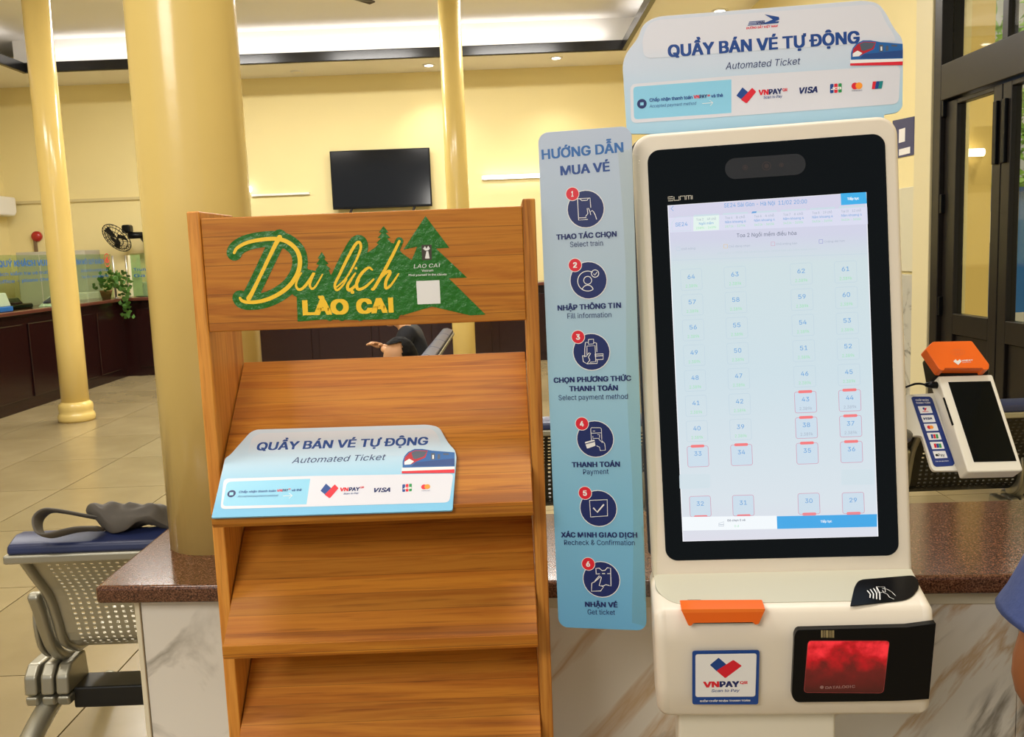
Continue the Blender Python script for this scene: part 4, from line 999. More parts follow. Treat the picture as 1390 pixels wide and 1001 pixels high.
P = Panel(LF, nf, .0028)
for k in range(4):
    cx, cy = 1040, 222
    pts = [c10(1050+16*k-2*k, 205-5*k+ (0)), c10(1064+14*k, 222-2*k), c10(1062+15*k, 238+3*k)]
    P.line('contactless_icon', M_white, pts, .0016)
P.line('contactless_icon', M_white, [c10(1090, 188), c10(1128, 190), c10(1132, 212), c10(1098, 216)], .0008, True)
P.line('contactless_icon', M_white, [c10(1118, 196), c10(1140, 200), c10(1160, 212), c10(1178, 230)], .0007)
P.line('contactless_icon', M_white, [c10(1118, 205), c10(1125, 216), c10(1140, 222), c10(1150, 236), c10(1172, 245)], .0007)
P.done(nf)
P = Panel(LF, pan, .0016)
P.line('receipt_icon', M_dark, [c10(243, 247), c10(302, 247), c10(298, 256), c10(246, 256)], .0006, True)
P.line('receipt_icon', M_dark, [c10(252, 256), c10(250, 266), c10(292, 266), c10(296, 256)], .0006)
P.done(pan)
# front face frame of the lower box
fb0 = Vector((0, -.0897, -.362)); fb1 = Vector((0, -.061, -.515)); uz = (fb0-fb1).normalized(); uy = ux.cross(uz); uy = Vector((0, abs(uz.z), -uz.y*1)) if False else Vector((0, uz.z, -uz.y))
mid = Vector((0, -.0815, -.438))
BF = KF @ Matrix(((1, 0, 0, mid.x), (0, uy.y, uz.y, mid.y), (0, uy.z, uz.z, mid.z), (0, 0, 0, 1)))
W_ = .006
def bp(x, y, w=W_): return inv(BF, *c10(x, y), w)
slot = MB(BF).prism(round_poly([bp(212, 286), bp(592, 284), bp(562, 352), bp(545, 356), bp(535, 344), bp(268, 348), bp(260, 360), bp(246, 360)], .002), -.009, .02).build('ticket_slot', M_orange, ki, bevel=.0015)
MB(BF).prism([bp(270, 345), bp(535, 342), bp(542, 355), bp(262, 358)], -.0035, .002).build('slot_shadow_gap', M_black, slot)
MB(BF).prism([bp(216, 289, .0095), bp(588, 287, .0095), bp(583, 302, .0095), bp(222, 306, .0095)], -.0098, -.009).build('slot_brow', mat('orange_plastic_light', (250, 124, 40), .35), slot)
win = round_poly([bp(722, 405), bp(735, 380), bp(1225, 368), (.1995, bp(1275, 352)[1]), (.1935, bp(1232, 692)[1]), bp(1200, 700), bp(730, 706), bp(710, 680)], [.01, .012, .001, .001, .001, .02, .012, .01])
wb_ = MB(BF).prism(win, -.0075, .003).build('scanner_window', M_black, ki, bevel=.001)
g_ = round_poly([bp(782, 428), bp(1148, 428), bp(1120, 662), bp(764, 660)], .006)
def scan_mat():
    m, nt, b = nodes_of('red_scanner_glow')
    tc = nt.nodes.new('ShaderNodeTexCoord'); n = nt.nodes.new('ShaderNodeTexNoise'); n.inputs['Scale'].default_value = 45; n.inputs['Detail'].default_value = 4
    nt.links.new(tc.outputs['Object'], n.inputs['Vector'])
    sp = nt.nodes.new('ShaderNodeSeparateXYZ'); nt.links.new(tc.outputs['Object'], sp.inputs[0])
    mr = nt.nodes.new('ShaderNodeMapRange'); mr.inputs[1].default_value = .800; mr.inputs[2].default_value = .868; nt.links.new(sp.outputs['Z'], mr.inputs[0])
    mu = nt.nodes.new('ShaderNodeMath'); mu.operation = 'MULTIPLY'; nt.links.new(n.outputs['Fac'], mu.inputs[0]); nt.links.new(mr.outputs[0], mu.inputs[1])
    r = ramp(nt, [(.0, (58, 20, 18)), (.22, (104, 24, 24)), (.42, (190, 14, 28)), (.62, (255, 50, 60))]); nt.links.new(mu.outputs[0], r.inputs[0])
    b.inputs['Base Color'].default_value = (.02, .002, .002, 1); nt.links.new(r.outputs[0], b.inputs['Emission Color']); b.inputs['Emission Strength'].default_value = .9
    b.inputs['Roughness'].default_value = .1
    return m
MB(BF).prism(g_, -.0080, -.0073).build('scanner_glass', scan_mat(), wb_)
MB(BF).ribbon(g_, .0008, -.0083, True).build('glass_edge', mat('red_rim', (150, 60, 60), .3), wb_)
P = Panel(BF, wb_, .0086)
P.t('maker_lettering', mat('dim_silver', (150, 110, 106), .4), 'DATALOGIC', c10(862, 648), c10(996, 642), 4.2, .03)
P.circ('maker_lettering', mat('dim_silver', (150, 110, 106), .4), c10(846, 640), 2.6)
m_ = mat('code_print', (190, 170, 120), .5)
for k, w in enumerate((3, 1, 2, 1, 3, 2, 1, 2, 1, 3, 1)):
    x = 843+k*5.6; P.poly('barcode_icon', m_, [c10(x, 384), c10(x+w+.6, 384), c10(x+w+.6, 417), c10(x, 417)])
P.done(wb_)
# payment sticker
P = Panel(BF, ki, .0078)
st = MB(BF).prism(round_poly([bp(264, 478), bp(566, 474), bp(560, 717), bp(264, 717)], .004), -.0064, -.0045).build('payment_sticker', mat('sticker_blue', (14, 66, 142), .35), ki)
P.poly('sticker_field', M_white, [c10(278, 492), c10(553, 488), c10(547, 682), c10(278, 684)], .004)
P.poly('logo_blue', M_midblue, [c10(343, 540), c10(382, 507), c10(420, 540), c10(376, 570)], .001)
P.poly('logo_red', M_red, [c10(372, 566), c10(448, 517), c10(487, 544), c10(412, 600)], .0018)
P.t('red_lettering', M_red, 'VN', c10(314, 642), c10(386, 640), 9.2, .045); P.t('navy_lettering', M_navy, 'PAY', c10(387, 640), c10(476, 639), 9.2, .045)
P.t('red_lettering', M_red, 'QR', c10(478, 626), c10(513, 625), 4.5, .03)
P.t('blue_lettering', M_midblue, 'Scan to Pay', c10(350, 662), c10(477, 660), 4.4, .01, .2)
P.t('caption', M_white, 'ĐIỂM CHẤP NHẬN THANH TOÁN', c10(298, 706), c10(524, 703), 2.6, .03)
P.done(st)
# pedestal
ax_ = (KF @ Vector((-.045, .0, -.5))); yaw = math.radians(6.5)
PF = Matrix.Translation((ax_.x, ax_.y+.02, 0)) @ Matrix.Rotation(-yaw, 4, 'Z')
MB(PF).box(-.122, .122, -.035, .045, .02, .80).build('pedestal', mat('pedestal_white', (222, 214, 194), .4), ki, bevel=.006)
MB(PF).box(-.20, .20, -.22, .12, .0, .022).build('base_plate', M_kwhite, ki, bevel=.006)
# crinkled clear tape wrapping the left edge of the housing
def tape(name, pts_l, pts_r, F, w, amp=.0025, n=40):
    mb = MB(F); A = smooth_path([Vector(p) for p in pts_l], n//(len(pts_l)-1)); B = smooth_path([Vector(p) for p in pts_r], n//(len(pts_r)-1)); vs = []
    m = min(len(A), len(B)); K = 7
    for i in range(m):
        for k in range(K):
            p = A[i].lerp(B[i], k/(K-1)); q = Vector((p.x*40, p.y*30, k*.9))
            vs.append((p.x+noise.noise(q)*amp*.8, -w-abs(noise.noise(q*1.7))*amp*1.6, p.y))
    mb.add(vs, [(i*K+k, i*K+k+1, (i+1)*K+k+1, (i+1)*K+k) for i in range(m-1) for k in range(K-1)])
    return mb
tp = tape('t', [(-.222, .352), (-.213, .2), (-.212, 0), (-.213, -.2), (-.214, -.36)], [(-.190, .345), (-.188, .2), (-.187, 0), (-.188, -.2), (-.196, -.37)], KF, .004)
tagit(tp.build('clear_tape', M_tape, smooth=True), 'crinkled clear tape fixing the guide board to the kiosk edge', 'tape')

# ============================================================ HEADER SIGN ON TOP OF THE KIOSK
hs = thing('header_sign', 'large blue automated ticket sign standing on top of the kiosk', 'sign', KF @ Vector((0, .036, .36)))
ho = ORIGIN[hs].z
g_head = gradient('header_sign_print', -.06, .21, [(0, (104, 176, 212)), (.18, (148, 200, 226)), (.42, (172, 206, 226)), (.7, (196, 208, 224)), (1, (204, 210, 222))])
HM = KF @ Matrix.Translation((0, .0575, 0))      # print plane just behind the housing
wz = .0
def hp(x, y): return inv(HM, x, y, 0)
outline = [hp(851, 182), hp(845, 88), hp(850, 72), hp(866, 52), hp(873, 32), hp(892, 22.5), hp(1172, .5), hp(1192, 4), hp(1203, 18), hp(1213, 38), hp(1225, 52), hp(1226, 70), hp(1225, 146), hp(1218, 153), hp(1200, 156), hp(1200, 182)]
bd = MB(HM).prism(round_poly(outline, [.003, .008, .01, .02, .02, .018, .03, .02, .01, .02, .01, .004, .01, .01, .002, .002]), -.0002, .004).build('board', g_head, hs, bevel=.0004)
def c5(x, y): return (830+x/3.39, y/3.39)
P = Panel(HM, hs, .0004)
P.poly('glow_field', gradient('header_glow_print', .09, .16, [(0, (180, 206, 225)), (1, (214, 214, 222))]), [c5(150, 270), c5(140, 180), c5(170, 110), c5(210, 92), c5(1200, 20), c5(1235, 40), c5(1260, 100), c5(1300, 160), c5(1310, 190), c5(700, 230)], .012)
P.poly('white_field', M_pale, [c5(86, 388), c5(552, 350), c5(1330, 300), c5(1322, 478), c5(552, 535), c5(90, 568)], .01)
P.poly('sky_blue_field', M_sky, [c5(100, 400), c5(552, 366), c5(552, 520), c5(104, 550)], [.006, .0005, .0005, .006])
P.t('title_lettering', M_midblue, 'QUẦY BÁN VÉ TỰ ĐỘNG', c5(260, 264), c5(1143, 199), 17.0, .036)
P.t('subtitle_lettering', M_navy, 'Automated Ticket', c5(525, 320), c5(870, 296), 9.4, 0, .2)
P.t('red_lettering', M_red, 'ĐƯỜNG SẮT VIỆT NAM', c5(620, 135), c5(766, 124), 3.0, .03, .2)
for k in range(3): P.poly('logo_blue', M_midblue, [c5(634-3*k, 100+7*k), c5(705, 94+7*k), c5(704, 98+7*k), c5(632-3*k, 104+7*k)])
P.poly('logo_blue', M_midblue, [c5(704, 66), c5(770, 78), c5(773, 90), c5(752, 100), c5(708, 104), c5(742, 90)])
P.poly('logo_blue', M_midblue, [c5(706, 112), c5(768, 106), c5(772, 98), c5(700, 104)])
P.t('logo_letters', M_navy, 'VNR', c5(668, 112), c5(706, 109), 4.0, .02, .3)
P.circ('round_icon', M_navy, c5(140, 478), 6.5); P.poly('icon_mark', M_sky, [c5(132, 472), c5(148, 471), c5(148, 485), c5(132, 486)], .0006)
P.t('blue_lettering', M_midblue, 'Chấp nhận thanh toán', c5(175, 469), c5(373, 455), 4.6, .03); P.t('red_lettering', M_red, 'VN', c5(378, 455), c5(404, 453), 4.8, .04)
P.t('navy_lettering', M_navy, 'PAY', c5(405, 453), c5(440, 451), 4.8, .04); P.t('red_lettering', M_red, 'QR', c5(441, 444), c5(453, 443), 2.4, .03)
P.t('blue_lettering', M_midblue, 'và thẻ', c5(458, 450), c5(513, 446), 4.6, .03); P.t('blue_lettering', M_midblue, 'Accepted payment method', c5(175, 496), c5(391, 482), 4.2, 0, .2)
P.line('white_arrow', M_white, [c5(418, 477), c5(466, 473)], .0009); P.line('white_arrow', M_white, [c5(452, 462), c5(467, 473), c5(455, 487)], .0009)
vnpay(P, *c5(625, 436), .55)
P.t('red_lettering', M_red, 'VN', c5(677, 439), c5(723, 436), 7.4, .045); P.t('navy_lettering', M_navy, 'PAY', c5(724, 436), c5(786, 431), 7.4, .045)
P.t('red_lettering', M_red, 'QR', c5(787, 421), c5(810, 419), 4.0, .03); P.t('blue_lettering', M_midblue, 'Scan to Pay', c5(700, 455), c5(786, 449), 3.8, .01, .2)
P.t('navy_lettering', M_navy, 'VISA', c5(865, 432), c5(948, 426), 8.6, .04, .25)
cards(P, c5(1033, 408), c5(1129, 396), c5(1223, 393))
train(P, lambda x, y: c5(1102+x, 184+y*1.02))
P.done()

# ============================================================ INSTRUCTION BOARD
SF = frame((.12793, 1.4384, 1.2510), 12.39, .45, -.58)
sb = thing('instruction_board', 'tall pale blue six-step ticket guide taped to kiosk left side', 'sign', SF @ Vector((0, 0, -.397)))
g_strip = gradient('instruction_board_print', .0, .80, [(0, (98, 164, 204)), (.25, (120, 180, 210)), (.5, (150, 192, 212)), (.75, (172, 192, 208)), (1, (182, 194, 214))])
MB(SF).prism(rrect(-.0725, .0715, -.3985, .3985, .016, 8), -.0002, .004).build('board', g_strip, sb, bevel=.0004)
P = Panel(SF, sb, .0004)
N2 = mat('title_blue_print', (20, 96, 168), .4)
P.t('title_lettering', N2, 'HƯỚNG DẪN', (735.5, 216.8), (846.6, 206.6), 13.2, .028)
P.t('title_lettering', M_midblue, 'MUA VÉ', (761, 238.4), (828, 232.4), 12.6, .032)
steps = [((795, 284), (777, 263.4), '1'), ((798.8, 380.7), (780.6, 360), '2'), ((802.8, 478), (784.7, 457.6), '3'), ((807.9, 596.3), (790, 575.4), '4'), ((812.3, 690.5), (794.2, 669.5), '5'), ((816.4, 786.9), (798.6, 765.8), '6')]
for c, r, s in steps:
    P.circ('white_rim', M_white, c, 25.6); P.circ('navy_disc', M_navy, c, 24.6)
    P.circ('white_rim', M_white, r, 9.4); P.circ('red_disc', M_red, r, 8.6)
    w_ = 1.5 if s == '1' else 2.7
    P.t('step_number', M_white, s, (r[0]-w_, r[1]+3.8), (r[0]+w_, r[1]+3.7), 7.4, .04)
def icon(i, paths, w=.0013, closed=False):
    (cx, cy), _, _ = steps[i]
    q = MB(P.M); P.S.append(('icon', M_white, q))
    for p in paths: q.ribbon([tuple(P.px((cx+a, cy+b))) for a, b in p], w, P.y(), closed)
def arc(cx, cy, r, a0, a1, n=18): return [(cx+r*math.cos(math.radians(a0+(a1-a0)*k/n)), cy+r*math.sin(math.radians(a0+(a1-a0)*k/n))) for k in range(n+1)]
icon(0, [[(-11, -14), (6, -15), (7, -2)], [(-11, -14), (-9.5, 15), (3, 14)], [(-8, -14), (-5, -11.5), (2, -12), (4, -15)], [(-9, 12), (1, 11.5)],
         [(0, 10), (3, 6), (2, -1), (4, -1), (6, 4), (9, 2), (11, 4), (13, 8), (15, 14)], [(6, 4), (7, 8)]], .0011)
icon(1, [arc(-1, 1, 13.6, -300, -60), arc(-1, 0, 5.4, 0, 360), arc(-1, 14, 7.5, 190, 350), arc(9, -9.2, 5, 0, 360), [(6.8, -9), (8.6, -7), (11.6, -11)]], .0012)
icon(2, [[(-9, -4), (-9, 7)], [(-9, -4), (-8, -13), (-5, -13)], [(3, -13), (7, -12), (7.5, 0)], [(-4, -17), (3, -17.5), (3, -11), (-4, -10.5), (-4, -17)], [(-6, 4), (-6, -8), (5, -8.5), (6, 13), (-2, 14)],
         [(5, 3), (16, 2.5), (16, 10), (6, 10.5), (5, 3)], [(6, 5.5), (16, 5)], [(-12, 5), (-11, 13), (-6, 16), (-2, 11), (-4, 7), (-1, 2), (-3, 1), (-7, 6), (-12, 5)], [(-6, 16), (8, 15.5), (8, 11)]], .0011)
icon(3, [[(-6, -14), (-5, -15.5), (7, -15.5), (8.5, -14), (9, 1)], [(-6, -14), (-5, 2)], [(-5, -8), (8, -8.5)], [(-3, -11), (0, -11)], [(3, -6), (6, -6), (6, -2)], [(-3, -4), (-3, -1), (6, -1)], [(5, 0), (10, 5), (9, 2), (13, 6), (14, 15), (7, 15.5), (6, 11), (2, 9)]], .0009)
P.poly('icon_fill', M_white, [(steps[3][0][0]-14, steps[3][0][1]+4), (steps[3][0][0]-1, steps[3][0][1]+.5), (steps[3][0][0]+.5, steps[3][0][1]+9), (steps[3][0][0]-11, steps[3][0][1]+13)], .0015)
P.poly('icon_stripe', M_navy, [(steps[3][0][0]-13.6, steps[3][0][1]+6), (steps[3][0][0]-.8, steps[3][0][1]+2.5), (steps[3][0][0]-.6, steps[3][0][1]+3.8), (steps[3][0][0]-13.3, steps[3][0][1]+7.3)])
icon(4, [[(-12, -11), (12, -12), (12.5, 10), (-10.5, 11.5)]], .0013, True); icon(4, [[(-7, -1), (-1.5, 5), (7.5, -5.5)]], .0024)
icon(5, [[(-7, -7), (-7.5, -15), (-3, -15.5), (1, -12), (5, -12.5), (8, -16), (12.5, -15.5), (13, 9), (10, 8), (6, 7), (2, 9), (0, 8)], [(-6, -7.5), (-2, -7.7)], [(1, -8), (5, -8)], [(8, -8), (12, -8)],
         [(-1, -4), (-9, 3), (-13, 5), (-13.5, 16), (-1, 15.5), (3, 10), (-3, 8), (-1, 1), (0, -3), (-3, -5), (-9, 2)]], .0012)
NT = M_navy
for b_, a, c, cap, bold in (('THAO TÁC CHỌN', (755.3, 325.8), (837.3, 321.2), 7.2, .035), ('Select train', (774, 335.6), (818.5, 333.4), 7.0, 0),
        ('NHẬP THÔNG TIN', (757, 421.9), (843.2, 418), 7.2, .035), ('Fill information', (770.3, 432.7), (830, 430.6), 7.0, 0),
        ('CHỌN PHƯƠNG THỨC', (751.7, 520), (857, 517), 7.2, .035), ('THANH TOÁN', (772.8, 531.5), (839, 530.2), 7.2, .035), ('Select payment method', (758.4, 543.5), (852.3, 541.6), 7.0, 0),
        ('THANH TOÁN', (776.4, 634.6), (841.8, 633.8), 7.2, .035), ('Payment', (791.8, 644.2), (826.3, 643.5), 7.0, 0),
        ('XÁC MINH GIAO DỊCH', (761.8, 729.7), (865.2, 730), 7.2, .035), ('Recheck & Confirmation', (766, 740), (861.8, 740.3), 7.0, 0),
        ('NHẬN VÉ', (794.2, 824), (838.5, 824.8), 7.2, .035), ('Get ticket', (797.8, 834.2), (835, 834.9), 7.0, 0)):
    P.t('step_lettering', NT, b_, a, c, cap, bold)
P.done()
tp = tape('t', [(.050, .362), (.056, .2), (.052, 0), (.056, -.2), (.048, -.385)], [(.0745, .365), (.0745, .2), (.0745, 0), (.0745, -.2), (.0755, -.392)], SF, .0016, .0008)
tagit(tp.build('clear_tape', M_tape, smooth=True), 'long strip of clear tape down the right edge of instruction board', 'tape')

# ============================================================ LOOSE TICKET SIGN ON THE RACK
lean_ = 90-math.degrees(math.atan2(.2125, .23))
CF = frame((-.3, 1.395, 1.0865), 0, lean_, 0) @ Matrix.Translation((0, -.0055, 0))
cs = thing('loose_ticket_sign', 'blue automated ticket sign card leaning on rack top shelf', 'sign', CF @ Vector((0, 0, 0)))
def c7(x, y): return (270+x/2.957, 470+y/2.957)
def cp(x, y): return inv(CF, *c7(x, y), 0)
g_card = gradient('loose_sign_print', .0, .105, [(0, (120, 188, 224)), (.3, (150, 200, 226)), (.6, (184, 208, 224)), (1, (206, 214, 224))])
MB(CF).prism(round_poly([cp(50, 690), cp(105, 450), cp(125, 437), cp(205, 347), cp(230, 335), cp(920, 315), cp(965, 325), cp(1000, 388), cp(1028, 418), cp(1034, 445), cp(1018, 660)], [.001, .006, .006, .006, .01, .02, .012, .008, .005, .004, .003]), -.0001, .0035).build('board', g_card, cs, bevel=.0005)
P = Panel(CF, cs, .0003)
P.poly('glow_field', gradient('card_glow_print', .066, .088, [(0, (186, 208, 224)), (1, (212, 213, 220))]), [c7(190, 440), c7(215, 365), c7(250, 350), c7(930, 330), c7(955, 350), c7(975, 400), c7(960, 440)], .012)
P.poly('white_field', M_pale, [c7(100, 533), c7(447, 522), c7(1022, 512), c7(1005, 628), c7(447, 645), c7(86, 655)], .008)
P.poly('sky_blue_field', M_sky, [c7(112, 545), c7(447, 533), c7(432, 636), c7(95, 643)], [.008, .0005, .0005, .006])
P.t('title_lettering', M_midblue, 'QUẦY BÁN VÉ TỰ ĐỘNG', c7(230, 420), c7(920, 397), 13.4, .028, .08)
P.t('subtitle_lettering', M_navy, 'Automated Ticket', c7(372, 471), c7(750, 457), 9.6, 0, .25)
P.circ('round_icon', M_navy, c7(131, 593), 5.6); P.poly('icon_mark', M_sky, [c7(123, 588), c7(139, 587), c7(138, 599), c7(122, 600)], .0006)
P.t('blue_lettering', M_midblue, 'Chấp nhận thanh toán', c7(160, 591), c7(309, 586), 3.6, .03, .08); P.t('red_lettering', M_red, 'VN', c7(312, 586), c7(334, 585), 4, .04)
P.t('navy_lettering', M_navy, 'PAY', c7(335, 585), c7(358, 584), 4, .04); P.t('red_lettering', M_red, 'QR', c7(359, 577), c7(368, 577), 2, .03)
P.t('blue_lettering', M_midblue, 'và thẻ', c7(372, 584), c7(412, 582), 3.6, .03, .08); P.t('blue_lettering', M_midblue, 'Accepted payment method', c7(155, 608), c7(318, 604), 3.2, 0, .25)
P.line('white_arrow', M_white, [c7(338, 603), c7(374, 601)], .0008); P.line('white_arrow', M_white, [c7(362, 591), c7(375, 601), c7(362, 612)], .0008)
vnpay(P, *c7(528, 580), .50, -.04)
P.t('red_lettering', M_red, 'VN', c7(565, 584), c7(600, 583), 6.0, .045, .05); P.t('navy_lettering', M_navy, 'PAY', c7(601, 583), c7(645, 582), 6.0, .045, .05)
P.t('red_lettering', M_red, 'QR', c7(646, 572), c7(663, 571), 3.0, .03); P.t('blue_lettering', M_midblue, 'Scan to Pay', c7(580, 597), c7(642, 594), 2.8, .01, .25)
P.t('navy_lettering', M_navy, 'VISA', c7(702, 588), c7(768, 586), 7.0, .04, .3)
cards(P, c7(836, 571), c7(910, 566), None, .82)
train(P, lambda x, y: c7(818+x*.875, 412+y*.86))
P.done()

# ============================================================ CARD TERMINAL ON ITS MOUNT
TF = frame((.752, 1.462, 1.165), -3.6, 34.8, .3)
def c11(x, y): return (1200+x/3.853, 440+y/3.853)
def tpnt(x, y, w=0): return inv(TF, *c11(x, y), w)
tm = thing('card_terminal', 'white handheld card payment terminal with black screen and orange cap', 'terminal', TF @ Vector((0, .03, -.08)))
MB(TF).prism(round_poly([tpnt(282, 272), tpnt(568, 264), tpnt(730, 768), tpnt(440, 776)], .004), -.0, .030).build('body', mat('terminal_white', (232, 226, 210), .35), tm, bevel=.005)
MB(TF).prism([tpnt(335, 305), tpnt(556, 300), tpnt(692, 718), tpnt(470, 723)], -.0008, .001).build('screen', M_blackgl, tm)
MB(TF).prism(round_poly([tpnt(250, 140), tpnt(470, 92), tpnt(556, 235), tpnt(552, 262), tpnt(275, 270)], .004), .002, .040).build('printer_bay', M_black, tm, bevel=.004)
cap_ = MB(TF)
w0, w1 = .0, .028
cap_.prism(round_poly([tpnt(216, 130, .016), tpnt(256, 92, .016), tpnt(460, 88, .016), tpnt(552, 212, .016), tpnt(548, 238, .016), tpnt(520, 240, .016), tpnt(516, 231, .016), tpnt(318, 231, .016), tpnt(314, 244, .016), tpnt(292, 240, .016)], .003), -.016, .004)
co = cap_.build('orange_cap', M_orange, tm, bevel=.004)
P = Panel(TF, co, .0165)
P.poly('cap_emblem', M_white, [c11(362, 196), c11(374, 184), c11(384, 194), c11(396, 184), c11(406, 196), c11(388, 214)], .0006)
P.t('cap_lettering', M_white, 'VNPAY', c11(408, 196), c11(466, 193), 2.2, .03); P.t('cap_lettering', M_white, 'SmartPOS', c11(410, 204), c11(455, 202), 1.4, .0)
for r in (8, 14, 20): P.line('cap_rings', mat('dim_orange', (214, 120, 70), .4), [c11(385+r*1.9*math.cos(a), 148+r*.8*math.sin(a)) for a in [2*PI*k/20 for k in range(20)]], .0004, True)
P.done(co)
MB(TF).prism([tpnt(308, 386), tpnt(316, 386), tpnt(364, 528), tpnt(356, 532)], -.0006, .001).build('card_slot', M_black, tm)
# mount plate with accepted-cards sticker
mp_ = thing('terminal_mount', 'white mounting plate with navy accepted-cards strip under the terminal', 'mount', TF @ Vector((-.07, .05, -.09)))
def mpn(x, y, w=-.034): return inv(TF, *c11(x, y), w)
MB(TF).prism(round_poly([mpn(60, 374), mpn(262, 362), mpn(300, 330), mpn(560, 320), mpn(680, 765), mpn(262, 769), mpn(248, 752), mpn(198, 588), mpn(180, 584), mpn(60, 592)], [.001, .001, .001, .001, .002, .008, .003, .003, .003, .001]), .034, .040).build('plate', mat('terminal_white', (232, 226, 210), .35), mp_, bevel=.0015)
P = Panel(TF, mp_, -.0335)
P.poly('navy_strip', mat('sticker_navy', (30, 52, 120), .4), [c11(142, 386), c11(152, 380), c11(240, 380), c11(252, 390), c11(370, 730), c11(360, 742), c11(272, 748), c11(258, 738)], .002)
P.t('strip_lettering', M_white, 'CHẤP NHẬN', c11(166, 403), c11(234, 402), 2.3, .02); P.t('strip_lettering', M_white, 'THANH TOÁN', c11(168, 418), c11(242, 416), 2.3, .02)
for k, y in enumerate((430, 477, 522, 569, 617, 665)):
    x = 176+k*15.5
    P.poly('card_field', M_white, [c11(x, y+1), c11(x+66, y-1), c11(x+79, y+36), c11(x+14, y+39)], .001)
P.poly('logo_red', M_red, [c11(208, 442), c11(222, 438), c11(220, 450), c11(212, 456)]); P.poly('logo_blue', M_midblue, [c11(200, 440), c11(209, 436), c11(213, 446), c11(206, 450)])
P.t('red_lettering', M_red, 'VNPAY', c11(200, 462), c11(234, 461), 1.5, .03)
P.t('navy_lettering', M_navy, 'VISA', c11(206, 502), c11(253, 500), 3.2, .05, .2)
P.circ('logo_red', M_red, c11(235, 541), 2.6); P.circ('card_orange', M_orangep, c11(248, 540), 2.6)
for k, m in enumerate((M_midblue, M_red, M_green2)):
    P.poly(('logo_blue', 'logo_red', 'card_green')[k], m, [c11(243+13*k, 578), c11(254+13*k, 577), c11(259+13*k, 599), c11(248+13*k, 600)])
for k, m in enumerate((M_red, M_midblue, M_green2)):
    P.poly(('logo_red', 'logo_blue', 'card_green')[k], m, [c11(259+13*k, 627), c11(271+13*k, 626), c11(276+13*k, 648), c11(264+13*k, 649)])
P.t('navy_lettering', M_black, 'Pay', c11(284, 694), c11(318, 693), 4.2, .01); P.circ('black_mark', M_black, c11(275, 687), 1.8)
P.t('strip_lettering', M_white, 'Cảm ơn quý khách', c11(270, 722), c11(338, 719), 1.4, .01)
P.done()
e = TF @ Vector((-.10, .045, .0)); s_ = KF @ Vector((.17, .048, -.10))
MB().tube([s_, s_.lerp(e, .5)+Vector((0, .02, 0)), e], .012, 12).build('arm', M_chrome, mp_, smooth=True)
pc = thing('power_cable', 'black charging cable plugged into the left side of the terminal', 'cable', TF @ Vector((-.05, .03, .05)))
A_ = Vector((*tpnt(298, 320, -.012), 0)); A_ = TF @ Vector((A_.x, .012, A_.y)); B_ = tpnt(215, 318, -.012); B_ = TF @ Vector((B_[0], .012, B_[1])); C_ = tpnt(120, 328, -.03); C_ = TF @ Vector((C_[0], .03, C_[1]))
MB().tube([A_, A_.lerp(B_, .15), A_.lerp(B_, .6), B_], [.0035, .006, .006, .003], 12).build('plug', M_black, pc, smooth=True)
MB().tube(smooth_path([B_, B_.lerp(C_, .4)+Vector((0, 0, .003)), C_, C_+Vector((-.06, .06, -.04))], 6), .0018, 8).build('lead', M_black, pc, smooth=True)

# ============================================================ PEOPLE
def skin_mesh(J, E, R, root, sub=2):
    bm = bmesh.new(); sk = bm.verts.layers.skin.verify(); V = {}
    for k, p in J.items():
        V[k] = bm.verts.new(p); r = R[k]; V[k][sk].radius = (r, r) if not isinstance(r, tuple) else r; V[k][sk].use_root = (k == root)
    for a, b in E: bm.edges.new((V[a], V[b]))
    me = bpy.data.meshes.new('tmp'); bm.to_mesh(me); bm.free()
    o = bpy.data.objects.new('tmp', me); COL.objects.link(o)
    m = o.modifiers.new('s', 'SKIN'); m.use_smooth_shade = True; m.branch_smoothing = .6
    m = o.modifiers.new('u', 'SUBSURF'); m.levels = sub; m.render_levels = sub
    dg = bpy.context.evaluated_depsgraph_get(); dg.update()
    r = bpy.data.meshes.new_from_object(o.evaluated_get(dg))
    vs = [v.co.copy() for v in r.vertices]; fs = [tuple(p.vertices) for p in r.polygons]
    bpy.data.objects.remove(o); return vs, fs
def rot_to(fwd):
    f = Vector(fwd).normalized(); up = Vector((0, 0, 1)); r = f.cross(up).normalized(); u = r.cross(f)
    return Matrix(((r.x, f.x, u.x), (r.y, f.y, u.y), (r.z, f.z, u.z)))
def head(mb, c, fwd, s=1.0):
    c = Vector(c); Rm = rot_to(fwd); h = MB(); h.sphere((0, 0, 0), .1, .78, .98, 1.18, 28, 20)
    for i, v in enumerate(h.v):
        q = v.copy()
        if q.z < -.02: q.x *= 1-.35*min(1, (-.02-q.z)/.1); q.y = q.y*(1-.1*min(1, (-.02-q.z)/.1))+.008
        nose = math.exp(-((q.x/.016)**2+((q.z+.012)/.026)**2))*.026 if q.y > 0 else 0
        brow = math.exp(-((q.x/.05)**2+((q.z-.022)/.012)**2))*.006 if q.y > 0 else 0
        eye = (math.exp(-(((abs(q.x)-.03)/.014)**2+((q.z-.005)/.012)**2)))*.009 if q.y > 0 else 0
        lip = math.exp(-((q.x/.024)**2+((q.z+.055)/.009)**2))*.007 if q.y > 0 else 0
        q.y += nose+brow-eye+lip; h.v[i] = q
    for sx in (-1, 1): h.sphere((sx*.08, -.005, 0), .028, .35, .7, 1.1, 10, 8)
    mb.add([c+Rm @ (v*s) for v in h.v], h.f)
